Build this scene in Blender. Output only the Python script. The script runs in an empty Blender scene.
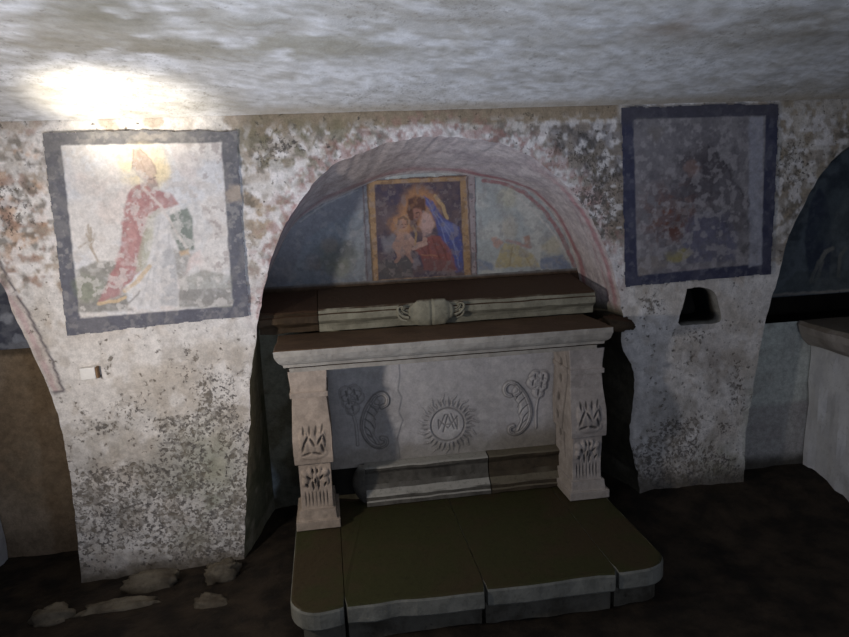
import bpy, math, random
import numpy as np
from mathutils import Matrix, Vector
from mathutils.geometry import delaunay_2d_cdt

# ------------------------------------------------------------------ camera model
W, H = 849, 637
FOC, YAW, PITCH, ROLL = 675.0, math.radians(8), math.radians(10), math.radians(2.6)
CAM = (0.0, -3.3, 1.7)
F_ = Vector((math.sin(YAW)*math.cos(PITCH), math.cos(YAW)*math.cos(PITCH), -math.sin(PITCH)))
R0 = Vector((math.cos(YAW), -math.sin(YAW), 0)); U0 = R0.cross(F_)
cr, sr = math.cos(ROLL), math.sin(ROLL)
R_ = cr*R0 - sr*U0
U_ = sr*R0 + cr*U0
def ray(x, y): return F_ + ((x-W/2)/FOC)*R_ - ((y-H/2)/FOC)*U_
def atY(x, y, Y=0.0):
    d = ray(x, y); t = (Y-CAM[1])/d.y
    return (CAM[0]+t*d.x, CAM[2]+t*d.z)
def atZ(x, y, Z=0.0):
    d = ray(x, y); t = (Z-CAM[2])/d.z
    return (CAM[0]+t*d.x, CAM[1]+t*d.y)
def pl(pts, Y=0.0): return [atY(x, y, Y) for x, y in pts]
def crop(x0, y0, s): return lambda pts: [(x0+a/s, y0+b/s) for a, b in pts]

col = bpy.context.scene.collection
rng = random.Random(5)

# ------------------------------------------------------------------ small numpy tools
_tab = np.random.RandomState(3).rand(256, 256)
def vnoise(x, y):
    xi = np.floor(x).astype(int); yi = np.floor(y).astype(int)
    fx = x-xi; fy = y-yi
    fx = fx*fx*(3-2*fx); fy = fy*fy*(3-2*fy)
    g = lambda a, b: _tab[a % 256, b % 256]
    return (g(xi, yi)*(1-fx)+g(xi+1, yi)*fx)*(1-fy)+(g(xi, yi+1)*(1-fx)+g(xi+1, yi+1)*fx)*fy
def fbm(x, y, s=1.0, o=4, seed=0):
    r = np.zeros_like(x, dtype=float); a = .5; t = 0
    for k in range(o):
        r += a*vnoise(x*s+17.3*k+seed*7.7, y*s+9.1*k+seed*3.3); t += a; a *= .5; s *= 2.03
    return r/t
def sstep(a, b, x):
    t = np.clip((x-a)/(b-a), 0, 1); return t*t*(3-2*t)
def seg_dist(X, Z, pts, closed=False):
    d = np.full(X.shape, 1e9)
    n = len(pts)
    for i in range(n if closed else n-1):
        ax, az = pts[i]; bx, bz = pts[(i+1) % n]
        ex, ez = bx-ax, bz-az; L = ex*ex+ez*ez+1e-12
        t = np.clip(((X-ax)*ex+(Z-az)*ez)/L, 0, 1)
        d = np.minimum(d, np.hypot(X-ax-t*ex, Z-az-t*ez))
    return d
def inside(X, Z, pts):
    c = np.zeros(X.shape, bool); n = len(pts)
    for i in range(n):
        ax, az = pts[i]; bx, bz = pts[(i+1) % n]
        if az == bz: continue
        c ^= ((az > Z) != (bz > Z)) & (X < (bx-ax)*(Z-az)/(bz-az)+ax)
    return c
def sdf(X, Z, pts):
    d = seg_dist(X, Z, pts, True)
    return np.where(inside(X, Z, pts), -d, d)
def lin(c):
    c = np.asarray(c, float)/255.0
    return np.where(c <= .04045, c/12.92, ((c+.055)/1.055)**2.4)
def smooth_line(pts, n=8):
    out = []
    P = [pts[0]]+list(pts)+[pts[-1]]
    for i in range(1, len(P)-2):
        p0, p1, p2, p3 = P[i-1], P[i], P[i+1], P[i+2]
        for k in range(n):
            t = k/n
            out.append(tuple(.5*((2*b)+(-a+c)*t+(2*a-5*b+4*c-d)*t*t+(-a+3*b-3*c+d)*t**3)
                             for a, b, c, d in zip(p0, p1, p2, p3)))
    out.append(tuple(pts[-1]))
    return out
def resample(pts, n):
    a = np.array(pts, float); d = np.r_[0, np.cumsum(np.hypot(*np.diff(a, axis=0).T))]
    t = np.linspace(0, d[-1], n)
    return np.stack([np.interp(t, d, a[:, 0]), np.interp(t, d, a[:, 1])], 1)

class Paint:
    """colour painter over points (X, Z) of a flat surface"""
    def __init__(s, X, Z, base, seed=0, Y=0.0):
        s.X, s.Z, s.Y, s.seed = X, Z, Y, seed
        s.c = np.tile(lin(base), (len(X), 1))
        s.n1 = fbm(X, Z, 9, 4, seed+1); s.n2 = fbm(X, Z, 45, 3, seed+2)
        s.wx = (fbm(X, Z, 30, 3, seed+3)-.5)*.03; s.wz = (fbm(X, Z, 30, 3, seed+4)-.5)*.03
        s.fig = np.zeros(len(X), bool)
    def mix(s, m, c):
        m = np.clip(m, 0, 1)[:, None]; s.c = s.c*(1-m)+lin(c)*m
    def poly(s, pts, c, a=1.0, soft=.008, warp=.5, fig=False, wear=.35):
        if s.Y is not None: pts = pl(pts, s.Y)
        d = sdf(s.X+s.wx*warp, s.Z+s.wz*warp, pts)
        m = sstep(soft, -soft, d)
        s.mix(a*m*(1-wear*sstep(.45, .75, s.n2)), c)
        if fig: s.fig |= d < 0
    def line(s, pts, c, w=.006, a=1.0, warp=.4, soft=.004, fig=False):
        if s.Y is not None: pts = pl(pts, s.Y)
        d = seg_dist(s.X+s.wx*warp, s.Z+s.wz*warp, pts)
        s.mix(a*sstep(w+soft, w-soft, d), c)
        if fig: s.fig |= d < w
    def blob(s, p, r, c, a=1.0, rz=None, warp=1.5, fig=False):
        x, z = atY(*p, s.Y) if s.Y is not None else p
        rz = rz or r
        d = np.hypot((s.X+s.wx*warp-x)/r, (s.Z+s.wz*warp-z)/rz)
        s.mix(a*sstep(1.1, .5, d), c)
        if fig: s.fig |= d < .9
    def fade(s, c, a, sat=1.0):
        l = s.c@np.array([.3, .6, .1]); s.c = l[:, None]*(1-sat)+s.c*sat; s.mix(np.zeros(len(s.X))+a, c)
    def blotch(s, scale, lo, hi, c, a=1.0, seed=50, mask=1.0):
        s.mix(a*mask*sstep(lo, hi, fbm(s.X, s.Z, scale, 4, s.seed+seed)), c)

# ------------------------------------------------------------------ object helpers
def tag(o, label=None, cat=None, group=None, kind=None):
    if label: o['label'] = label
    if cat: o['category'] = cat
    if group: o['group'] = group
    if kind: o['kind'] = kind
    return o
def empty(name, loc, label=None, cat=None, group=None):
    o = bpy.data.objects.new(name, None); col.objects.link(o); o.location = loc
    o.empty_display_size = .05
    return tag(o, label, cat, group)
def mesh_obj(name, V, Fc, mats, parent=None, smooth=False, colors=None, attrs=None, mi=None):
    me = bpy.data.meshes.new(name)
    V = np.asarray(V, float)
    off = np.zeros(3)
    if parent is not None:
        off = np.array(world_loc(parent))
    me.from_pydata((V-off).tolist(), [], [list(map(int, f)) for f in Fc])
    for m in (mats if isinstance(mats, (list, tuple)) else [mats]): me.materials.append(m)
    if colors is not None:
        at = me.color_attributes.new('Col', 'FLOAT_COLOR', 'POINT')
        at.data.foreach_set('color', np.c_[colors, np.ones(len(colors))].astype(np.float32).ravel())
    for k, v in (attrs or {}).items():
        at = me.attributes.new(k, 'FLOAT', 'POINT'); at.data.foreach_set('value', np.asarray(v, np.float32))
    if mi is not None: me.polygons.foreach_set('material_index', np.asarray(mi, np.int32))
    if smooth: me.polygons.foreach_set('use_smooth', np.ones(len(me.polygons), bool))
    me.update()
    o = bpy.data.objects.new(name, me); col.objects.link(o)
    if parent is not None: o.parent = parent
    return o
def world_loc(o):
    p = Vector((0, 0, 0))
    while o is not None: p = p+o.location; o = o.parent
    return p
def bevel(o, w=.006, n=2):
    m = o.modifiers.new('bevel', 'BEVEL'); m.width = w; m.segments = n; m.limit_method = 'ANGLE'
    m.angle_limit = math.radians(40)
    return o
def grid_faces(nu, nv, closed_u=False):
    i = np.arange(nu if closed_u else nu-1); j = np.arange(nv-1)
    I, J = np.meshgrid(i, j, indexing='ij'); I2 = (I+1) % nu
    return np.stack([I*nv+J, I2*nv+J, I2*nv+J+1, I*nv+J+1], -1).reshape(-1, 4)
def compact(V, F, keep, *arr):
    F = F[keep]; u, inv = np.unique(F, return_inverse=True)
    return (V[u], inv.reshape(F.shape))+tuple(a[u] for a in arr)
def loft(rings, cap=True):
    V = []; Fc = []; n = len(rings[0])
    for r in rings: V += list(r)
    for k in range(len(rings)-1):
        for i in range(n):
            j = (i+1) % n
            Fc.append((k*n+i, k*n+j, (k+1)*n+j, (k+1)*n+i))
    if cap:
        Fc.append(tuple(range(n))[::-1]); Fc.append(tuple((len(rings)-1)*n+i for i in range(n)))
    return V, Fc
def rect_ring(x0, x1, y0, y1, z, r=0.0, seg=5, jit=0):
    if r <= 0: pts = [(x0, y0), (x1, y0), (x1, y1), (x0, y1)]
    else:
        pts = []
        for cx, cy, a0 in ((x0+r, y0+r, 180), (x1-r, y0+r, 270), (x1-r, y1-r, 0), (x0+r, y1-r, 90)):
            for k in range(seg+1):
                a = math.radians(a0+90*k/seg); pts.append((cx+r*math.cos(a), cy+r*math.sin(a)))
    return [(x, y, z) for x, y in pts]

# ------------------------------------------------------------------ materials
def new_mat(name):
    m = bpy.data.materials.new(name); m.use_nodes = True
    nt = m.node_tree; b = nt.nodes['Principled BSDF']
    b.inputs['Specular IOR Level'].default_value = .2
    return m, nt, b
def nd(nt, t, **k):
    n = nt.nodes.new(t)
    for a, v in k.items():
        if a in n.inputs: n.inputs[a].default_value = v
        else: setattr(n, a, v)
    return n
def noise(nt, co, scale, detail=5, rough=.6, dist=0):
    n = nd(nt, 'ShaderNodeTexNoise'); n.inputs['Scale'].default_value = scale
    n.inputs['Detail'].default_value = detail; n.inputs['Roughness'].default_value = rough
    n.inputs['Distortion'].default_value = dist
    nt.links.new(co, n.inputs['Vector']); return n.outputs[0]
def mrange(nt, v, a, b, c=0, d=1):
    n = nd(nt, 'ShaderNodeMapRange'); n.interpolation_type = 'SMOOTHSTEP'
    for i, x in enumerate((a, b, c, d)): n.inputs[i+1].default_value = x
    nt.links.new(v, n.inputs[0]); return n.outputs[0]
def math_(nt, op, a, b):
    n = nd(nt, 'ShaderNodeMath', operation=op)
    for i, v in enumerate((a, b)):
        if isinstance(v, (int, float)): n.inputs[i].default_value = v
        else: nt.links.new(v, n.inputs[i])
    return n.outputs[0]
def cmix(nt, fac, a, b, mode='MIX'):
    n = nd(nt, 'ShaderNodeMix', data_type='RGBA', blend_type=mode)
    for i, v in ((0, fac), (6, a), (7, b)):
        if isinstance(v, (int, float)): n.inputs[i].default_value = v
        elif isinstance(v, (tuple, list, np.ndarray)): n.inputs[i].default_value = (*lin(v), 1)
        else: nt.links.new(v, n.inputs[i])
    return n.outputs[2]
def bump(nt, bsdf, h, strength=.5, dist=.01):
    n = nd(nt, 'ShaderNodeBump'); n.inputs['Strength'].default_value = strength
    n.inputs['Distance'].default_value = dist
    nt.links.new(h, n.inputs['Height']); nt.links.new(n.outputs[0], bsdf.inputs['Normal'])
def geo_pos(nt): return nd(nt, 'ShaderNodeNewGeometry').outputs['Position']

def painted_mat(name, rough=.85, spots=0.0, bs=.5, grain=.25, bd=.008, spot_col=(78, 73, 70)):
    m, nt, b = new_mat(name); P = geo_pos(nt)
    c = nd(nt, 'ShaderNodeAttribute', attribute_name='Col').outputs['Color']
    n = noise(nt, P, 28, 6, .65); nf = noise(nt, P, 110, 4, .7)
    g = mrange(nt, math_(nt, 'ADD', math_(nt, 'MULTIPLY', n, .6), math_(nt, 'MULTIPLY', nf, .4)), .3, .7, 1-grain, 1+grain*.6)
    gc = nd(nt, 'ShaderNodeCombineColor')
    for i in range(3): nt.links.new(g, gc.inputs[i])
    c = cmix(nt, 1.0, c, gc.outputs[0], 'MULTIPLY')
    hh = n
    if spots:
        md = nd(nt, 'ShaderNodeAttribute', attribute_name='mold').outputs['Fac']
        s1 = noise(nt, P, 38, 4, .6); s2 = noise(nt, P, 10, 4, .6, .4); s3 = noise(nt, P, 70, 2, .5)
        v = math_(nt, 'ADD', math_(nt, 'MULTIPLY', s1, .74), math_(nt, 'MULTIPLY', s2, .26))
        v = math_(nt, 'ADD', v, math_(nt, 'MULTIPLY', md, .105))
        f1 = mrange(nt, v, .60, .66)
        v2 = math_(nt, 'ADD', s3, math_(nt, 'MULTIPLY', md, .15))
        f2 = math_(nt, 'MULTIPLY', mrange(nt, v2, .655, .72), mrange(nt, md, .05, .5))
        f = math_(nt, 'MULTIPLY', math_(nt, 'MAXIMUM', f1, f2), mrange(nt, noise(nt, P, 55, 2, .5), .35, .6, spots*.55, spots*1.1))
        sc = cmix(nt, mrange(nt, s2, .42, .6), spot_col, (104, 96, 84))
        c = cmix(nt, f, c, sc)
        hh = math_(nt, 'SUBTRACT', n, math_(nt, 'MULTIPLY', f, .5))
    nt.links.new(c, b.inputs['Base Color']); b.inputs['Roughness'].default_value = rough
    bump(nt, b, hh, bs, bd)
    return m
def stone_mat(name, c1, c2, pit=(80, 74, 66), top=None, scale=14, rough=.8, pits=.6, bs=.45, topmoss=None):
    m, nt, b = new_mat(name); P = geo_pos(nt)
    n = noise(nt, P, scale, 6, .65); n2 = noise(nt, P, scale*5, 4, .7); n3 = noise(nt, P, 3.5, 3, .6)
    c = cmix(nt, mrange(nt, n, .35, .68), c1, c2)
    c = cmix(nt, math_(nt, 'MULTIPLY', mrange(nt, n2, .58, .72), pits), c, pit)
    if top:
        nz = nd(nt, 'ShaderNodeSeparateXYZ')
        nt.links.new(nd(nt, 'ShaderNodeNewGeometry').outputs['Normal'], nz.inputs[0])
        f = mrange(nt, math_(nt, 'ADD', nz.outputs[2], math_(nt, 'MULTIPLY', math_(nt, 'SUBTRACT', n, .5), .5)), .45, .8)
        tc = cmix(nt, mrange(nt, n3, .40, .60), top, topmoss or top)
        tc = cmix(nt, math_(nt, 'MULTIPLY', mrange(nt, n2, .5, .75), .6), tc, tuple(x*.6 for x in top))
        c = cmix(nt, f, c, tc)
    nt.links.new(c, b.inputs['Base Color']); b.inputs['Roughness'].default_value = rough
    bump(nt, b, math_(nt, 'ADD', n, math_(nt, 'MULTIPLY', n2, .4)), bs, .012)
    return m
M_wall = painted_mat('painted_plaster_wall', spots=.78, bs=.8, grain=.28)
M_fres = painted_mat('fresco_paint', bs=.3, grain=.22, rough=.8)
M_ceil = painted_mat('rough_ceiling_plaster', spots=.35, bs=.45, grain=.14, bd=.012, spot_col=(120, 112, 100))
M_niche = painted_mat('niche_plaster', bs=.5, grain=.35)
M_carve = painted_mat('carved_limestone', bs=.35, grain=.22)
M_floor = stone_mat('damp_earth_floor', (26, 21, 16), (52, 43, 33), pit=(16, 14, 12), scale=6, rough=.85, bs=.8)
M_stone = stone_mat('pale_altar_stone', (160, 152, 140), (138, 130, 119), pit=(110, 102, 92), top=(96, 76, 58), topmoss=(80, 62, 46))
M_shelf = stone_mat('grey_shelf_stone', (150, 146, 128), (124, 120, 104), pit=(88, 82, 70), top=(70, 54, 40))
M_brown = stone_mat('brown_stone_and_shade', (74, 60, 44), (56, 45, 34), pit=(36, 30, 24), top=(66, 48, 34))  # brown of the impost stone, also painted shade on the left shelf end
M_step = stone_mat('mossy_step_stone', (124, 122, 112), (92, 91, 83), pit=(86, 82, 72), top=(58, 48, 30), topmoss=(52, 51, 26), scale=9, rough=.75)
M_rock = stone_mat('rubble_stone', (104, 96, 82), (72, 64, 53), pit=(52, 46, 38), scale=11, pits=.8, bs=.8)
M_white = stone_mat('whitewashed_block', (196, 196, 196), (176, 176, 178), pit=(120, 118, 112), top=(150, 140, 130), scale=8, pits=.4)
M_dark = stone_mat('dark_shade_stone', (38, 34, 28), (24, 22, 19), pit=(14, 13, 12), scale=8)  # near-black, puts the shade of core and recesses into the colour
M_tag = stone_mat('white_tag_plaster', (226, 222, 216), (214, 210, 204), pit=(190, 185, 178), scale=20, pits=.2)

# ------------------------------------------------------------------ the wall and its openings
arcL = [(0, 284), (13, 315), (26, 341), (39.5, 370), (49.4, 394), (58, 420), (68, 467), (74, 514), (81, 582), (82, 592)]
cenL = [(243, 570), (244, 540), (246, 500), (247, 470), (249, 440), (250, 400), (251, 370), (256, 335), (263, 294), (272, 258), (283, 229), (295, 208), (310, 188), (333, 166)]
cenT = [(351, 157), (385, 144), (416, 138), (440, 136.5), (465, 138), (503, 144), (528, 155), (553, 173), (576, 196), (594, 222), (608, 252), (619, 290), (624, 316)]
cenR = [(626, 324), (622, 335), (625, 353), (632, 366), (635, 386), (633, 409), (630, 432), (634, 455), (639, 481), (641, 500)]
arcR = [(744, 500), (745, 478), (747, 433), (751, 408), (758, 365), (766, 324), (774.5, 291.5), (783, 262), (791, 232), (802.5, 209), (819, 179), (839, 155), (849, 147)]
ZB, ZT = -.22, 2.16
XL, XR = -4.0, 4.8
def rough_line(P, amp, seed):
    n = np.arange(len(P))*1.0
    P = P.copy()
    P[:, 0] += (fbm(n, n*0+seed, .35, 3)-.5)*amp; P[:, 1] += (fbm(n, n*0+seed+5, .35, 3)-.5)*amp
    return P
aL = smooth_line(pl(arcL), 4)
top = aL[0]                                         # continue the arch to its crown and mirror it
cxL = -2.45
qL = [(cxL, 1.96), (-2.1, 1.90), (-1.8, 1.75), (-1.6, 1.57)]
rightL = smooth_line(qL+[tuple(p) for p in pl(arcL)], 5)
rightL.append((rightL[-1][0], ZB))
LF = [(2*cxL-x, z) for x, z in rightL[::-1]]+rightL[1:]
aR = pl(arcR)
cxR = 3.55
leftR = smooth_line([tuple(p) for p in aR]+[(2.95, 1.98), (3.2, 2.03), (cxR, 2.05)], 5)
leftR.insert(0, (leftR[0][0], ZB))
RF = leftR+[(2*cxR-x, z) for x, z in leftR[::-1][1:]]
CFl = resample([(pl(cenL)[0][0], ZB)]+smooth_line(pl(cenL+cenT[:1]), 5), 130)
CFt = resample(smooth_line(pl(cenT), 6), 170)
CFr = resample(smooth_line(pl(cenT[-1:]+cenR), 5)+[(pl(cenR)[-1][0]+.01, ZB)], 110)
CF = np.r_[CFl[:-1], CFt, CFr[1:]]
CF = rough_line(CF, .016, 3)
LFr = rough_line(resample(LF, 330), .010, 7); RFr = rough_line(resample(RF, 330), .012, 11)
hole = smooth_line(pl([(688, 289), (696, 287), (704, 288), (715, 292), (719, 305), (721, 321), (708, 324), (694, 325), (680, 325), (683, 308), (688, 289)]), 5)[:-1]
hole = rough_line(np.array(hole), .012, 21)
outline = [(XL, ZB)]+[tuple(p) for p in LFr]+[tuple(p) for p in CF]+[tuple(p) for p in RFr]+[(XR, ZB), (XR, ZT), (XL, ZT)]
# dense boundary along the straight edges is not needed: they are hidden by floor and ceiling
hp = [tuple(p) for p in hole]
g = .0105
gx = np.arange(-1.75, 3.0, g); gz = np.arange(ZB+g, ZT-.004, g)
GX, GZ = np.meshgrid(gx, gz); GX = GX+(np.arange(len(gz)) % 2)[:, None]*g*.5
GX = GX.ravel(); GZ = GZ.ravel()
din = sdf(GX, GZ, outline); dh = sdf(GX, GZ, hp)
k = (din < -.006) & (dh > .006)
ip = np.c_[GX[k], GZ[k]]
cg = .09
ax_, az_ = np.meshgrid(np.r_[np.arange(XL+.05, -1.8, cg), np.arange(3.06, XR-.02, cg)], np.arange(ZB+.05, ZT-.03, cg))
ax_ = ax_.ravel(); az_ = az_.ravel(); k = sdf(ax_, az_, outline) < -.03
pts2 = [Vector(p) for p in outline]+[Vector(p) for p in hp]+[Vector(p) for p in ip]+[Vector(p) for p in zip(ax_[k], az_[k])]
no = len(outline); nh = len(hp)
edges = [(i, (i+1) % no) for i in range(no)]+[(no+i, no+(i+1) % nh) for i in range(nh)]
v2, _, f2, _, _, _ = delaunay_2d_cdt(pts2, edges, [], 0, 1e-6)
V2 = np.array([tuple(v) for v in v2]); F2 = np.array([f for f in f2 if len(f) == 3])
cen = V2[F2].mean(1)
kk = inside(cen[:, 0], cen[:, 1], outline) & ~inside(cen[:, 0], cen[:, 1], hp)
V2, F2 = compact(V2, F2, kk)
X, Z = V2[:, 0], V2[:, 1]
p = Paint(X, Z, (212, 206, 200), 1)
Yn = .012*fbm(X, Z, 4, 3, 9)+.004*fbm(X, Z, 30, 3, 12)
dC = seg_dist(X, Z, [tuple(q) for q in CF]); inC = inside(X, Z, [tuple(q) for q in CF])
# general mottling
p.blotch(3.2, .48, .62, (190, 180, 168), .7, 60)
p.blotch(7, .55, .66, (222, 216, 210), .8, 61)
p.blotch(11, .60, .68, (164, 146, 126), .7, 62, sstep(1.0, 1.35, Z))
# olive and beige band over the arch
up = sstep(1.98, 2.05, Z+p.wz*1.5-.05*np.exp(-((X-.45)/.5)**2)+.02)
band = sstep(-.38, -.28, X+p.wx)*sstep(1.52, 1.47, X)
p.mix(band*sstep(2.035, 2.055, Z+p.wz*1.2), (150, 134, 112))
p.blob((300, 135), .33, (128, 118, 92), .75, .10)
p.blob((262, 140), .13, (120, 112, 92), .7, .12)
p.poly([(244, 190), (275, 205), (278, 225), (262, 240), (246, 238)], (166, 146, 122), .9)
p.poly([(240, 120), (330, 112), (335, 130), (290, 155), (270, 180), (240, 185)], (158, 140, 120), .5)
p.blotch(16, .5, .6, (196, 186, 176), .7, 63, sstep(.5, .2, dC)*sstep(1.4, 1.7, Z)*sstep(2.06, 2.0, Z))
# dark worn patch between the arch and the right fresco
rp = sstep(1.05, 1.2, X+p.wx)*sstep(1.56, 1.5, X)*sstep(1.3, 1.5, Z)*sstep(2.05, 2.02, Z)*sstep(.05, .12, dC)
p.mix(rp*.75, (118, 110, 106)); p.blotch(22, .46, .6, (82, 78, 76), .8, 64, rp); p.blotch(20, .57, .66, (168, 164, 164), .6, 65, rp)
p.blob((625, 210), .16, (140, 118, 96), .5, .2)
# right of the right fresco: brownish stains
rr = sstep(2.33, 2.4, X)
p.mix(rr*.35*sstep(1.2, 1.4, Z), (160, 150, 132)); p.blotch(15, .5, .62, (140, 124, 98), .7, 66, rr*sstep(1.15, 1.4, Z))
p.blob((780, 250), .12, (128, 118, 110), .6, .04)
# left edge: ochre-red stains
ll = sstep(-1.2, -1.26, X)
p.blotch(14, .45, .6, (188, 152, 122), .7, 67, ll*sstep(1.35, 1.6, Z)); p.blotch(20, .55, .65, (150, 120, 104), .7, 68, ll*sstep(1.2, 1.4, Z))
# white lip along the central arch, pinkish inner rim
lip = sstep(.055, .03, dC+p.wx)*sstep(1.0, 1.25, Z)
p.mix(lip*.9, (214, 206, 202)); p.blotch(30, .55, .62, (172, 142, 134), .6, 69, sstep(.10, .03, dC)*sstep(1.1, 1.3, Z))
p.line([(300, 196), (285, 225), (272, 255), (262, 292), (257, 318)], (176, 140, 138), .007, .7)
# left arch: painted pink stripe and a thin incised line
p.poly([(-6, 262), (15, 293), (33, 324), (48, 354), (62.6, 392), (50, 394), (39.5, 370), (26, 341), (13, 315), (-6, 284)], (196, 184, 176), .8)
p.line([(0, 282), (20, 316), (36, 348), (46, 372), (54, 390)], (178, 148, 148), .012, .6)
p.line([(-4, 258), (15, 293), (33, 324), (48, 354), (62.6, 392), (53, 394)], (88, 82, 86), .006, .9)
# fine red line spirals by the left edge of the arch
for i in range(7):
    p.line([(244, 292+i*4), (252, 290+i*4)], (170, 140, 136), .003, .6)
# peeling, grimy texture of the upper wall
gz_ = sstep(1.25, 1.45, Z)*sstep(2.1, 2.02, Z)
p.blotch(24, .50, .60, (146, 134, 120), .65, 71, gz_*sstep(.35, .55, fbm(X, Z, 3, 3, 72)))
p.blotch(32, .55, .62, (104, 98, 88), .65, 73, gz_*sstep(.42, .58, fbm(X, Z, 4, 3, 74)))
p.blotch(28, .56, .63, (226, 220, 216), .7, 75, gz_)
p.blotch(20, .50, .60, (112, 108, 84), .7, 76, np.exp(-((X+.14)/.34)**2-((Z-1.98)/.12)**2))
p.blotch(40, .52, .62, (156, 112, 104), .55, 77, sstep(.16, .05, dC)*sstep(1.3, 1.5, Z))
p.blotch(18, .54, .64, (176, 166, 154), .5, 78, sstep(1.2, 1.0, Z))
# mould density and damp
md = np.zeros(len(X))
def bl(px, r, rz, a):
    x, z = atY(*px); return a*np.exp(-((X-x)/r)**2-((Z-z)/rz)**2)
md += bl((165, 480), .40, .34, .72)+bl((200, 400), .24, .16, .45)+bl((140, 530), .34, .22, .6)+bl((225, 530), .15, .25, .6)
md += bl((690, 400), .26, .22, .75)+bl((690, 450), .32, .2, .85)+bl((700, 350), .14, .12, .6)+bl((650, 450), .1, .2, .5)+bl((738, 430), .06, .3, .8)
md += bl((10, 215), .1, .2, .5)+bl((595, 205), .14, .2, .9)+bl((655, 305), .06, .07, .9)+bl((300, 150), .34, .14, .8)+bl((560, 160), .2, .12, .7)+bl((800, 170), .2, .2, .4)
md += .25*sstep(1.1, .2, Z)
for px in [(107, 355), (87, 370), (150, 352), (186, 350), (190, 390), (100, 430)]: md += bl(px, .02, .035, .8)
gm = sstep(.42, .62, fbm(X, Z, 7, 4, 31))
p.mix(bl((205, 500), .2, .3, .5)*gm, (128, 134, 104)); p.mix(bl((215, 470), .12, .2, .5), (140, 146, 118))
p.mix(bl((720, 462), .12, .1, .6)*gm, (118, 124, 84)); p.mix(bl((150, 480), .36, .36, .5)*gm, (150, 148, 142))
p.mix(bl((690, 420), .3, .3, .6)*gm, (140, 134, 124)); p.mix(bl((710, 370), .13, .16, .6)*gm, (136, 122, 110))
p.mix(bl((160, 500), .3, .12, .6)*sstep(.5, .35, fbm(X, Z, 9, 4, 33)), (110, 106, 106))
p.mix(bl((752, 440), .05, .3, .7), (150, 158, 144))
md *= .22+1.3*sstep(.40, .62, fbm(X, Z, 5, 4, 47))
md = np.minimum(md, .95)
dirt = sstep(.15, .0, Z+.10*(X < 0)-.07*(X > 1)+p.wz*3)
p.mix(dirt*.85, (80, 72, 60))
p.mix(sstep(.03, .0, dC)*sstep(1.0, .9, Z)*sstep(1, 1.2, X)*.4, (140, 132, 124))
Vw = np.c_[X, Yn, Z]
wall = mesh_obj('wall_back', Vw, F2[:, ::-1] if False else F2, M_wall, smooth=True, colors=p.c, attrs={'mold': md})
tag(wall, kind='structure')

def interp_y(P):     # wall relief at boundary points, so the reveals join it
    return .012*fbm(P[:, 0], P[:, 1], 4, 3, 9)+.004*fbm(P[:, 0], P[:, 1], 30, 3, 12)
def reveal(name, Fr, Bk, Yb, nd_, mat, paint):
    n = len(Fr); yf = interp_y(Fr); V = []; U = []
    for i in range(n):
        for j in range(nd_):
            t = j/(nd_-1); V.append((Fr[i, 0]*(1-t)+Bk[i, 0]*t, yf[i]*(1-t)+Yb*t, Fr[i, 1]*(1-t)+Bk[i, 1]*t)); U.append((i/(n-1), t))
    V = np.array(V); U = np.array(U); c = paint(V, U)
    w = (fbm(V[:, 0]*1+V[:, 1], V[:, 2], 8, 3, 41)-.5)*.02*np.sin(np.pi*np.clip(U[:, 1], 0, 1))
    V[:, 2] += w
    return tag(mesh_obj(name, V, grid_faces(n, nd_), mat, smooth=True, colors=c), kind='structure')

# ---- central niche
YB = .5
Bl = [(-.40, ZB), (-.40, 1.15), (-.345, 1.28), (-.188, 1.568), (-.03, 1.685), (.06, 1.72)]
Bt = [(.06, 1.72), (.152, 1.757), (.35, 1.825), (.55, 1.842), (.72, 1.835), (.886, 1.805), (1.05, 1.768), (1.177, 1.714), (1.28, 1.62), (1.353, 1.518), (1.42, 1.38), (1.461, 1.237), (1.475, 1.15)]
Br = [(1.475, 1.15), (1.50, .9), (1.50, ZB)]
CB = np.r_[resample(smooth_line(Bl, 6), len(CFl))[:-1], resample(smooth_line(Bt, 6), len(CFt)), resample(Br, len(CFr))[1:]]
def paint_cen(V, U):
    a = V[:, 0]+V[:, 1]*.7; q = Paint(a, V[:, 2], (196, 186, 184), 4, None)
    t = U[:, 1]; x, z = V[:, 0], V[:, 2]
    q.mix(.6*sstep(.45, .62, fbm(U[:, 0]*34, t*9+U[:, 0]*8, 1, 4, 7)), (168, 156, 158))
    q.mix(.5*sstep(.52, .64, fbm(U[:, 0]*50, t*12+U[:, 0]*6, 1, 4, 8)), (196, 184, 180))
    q.mix(.5*np.exp(-((x-.2)/.35)**2)*sstep(1.6, 1.8, z), (168, 142, 116))
    w = (fbm(U[:, 0]*40, t*5, 1, 3, 9)-.5)*.12
    q.mix((.35+.35*sstep(.6, .9, x))*sstep(.07, .03, np.abs(t-.86+w*.5)), (160, 92, 96))
    q.mix(.6*sstep(.05, .02, np.abs(t-.96)), (204, 196, 190))
    q.mix(.7*sstep(.07, .03, np.abs(t-.13+w*.4))*sstep(1.9, 1.6, z), (172, 116, 122))
    q.mix(.5*sstep(.03, .01, np.abs(t-.30+w))*sstep(1.7, 1.5, z), (160, 120, 124))
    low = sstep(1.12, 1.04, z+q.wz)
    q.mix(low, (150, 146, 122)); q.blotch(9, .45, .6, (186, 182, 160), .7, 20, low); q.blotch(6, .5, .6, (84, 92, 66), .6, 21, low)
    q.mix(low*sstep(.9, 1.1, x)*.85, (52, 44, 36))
    return q.c
reveal('wall_niche', CF, CB, YB, 22, M_niche, paint_cen)
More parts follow.
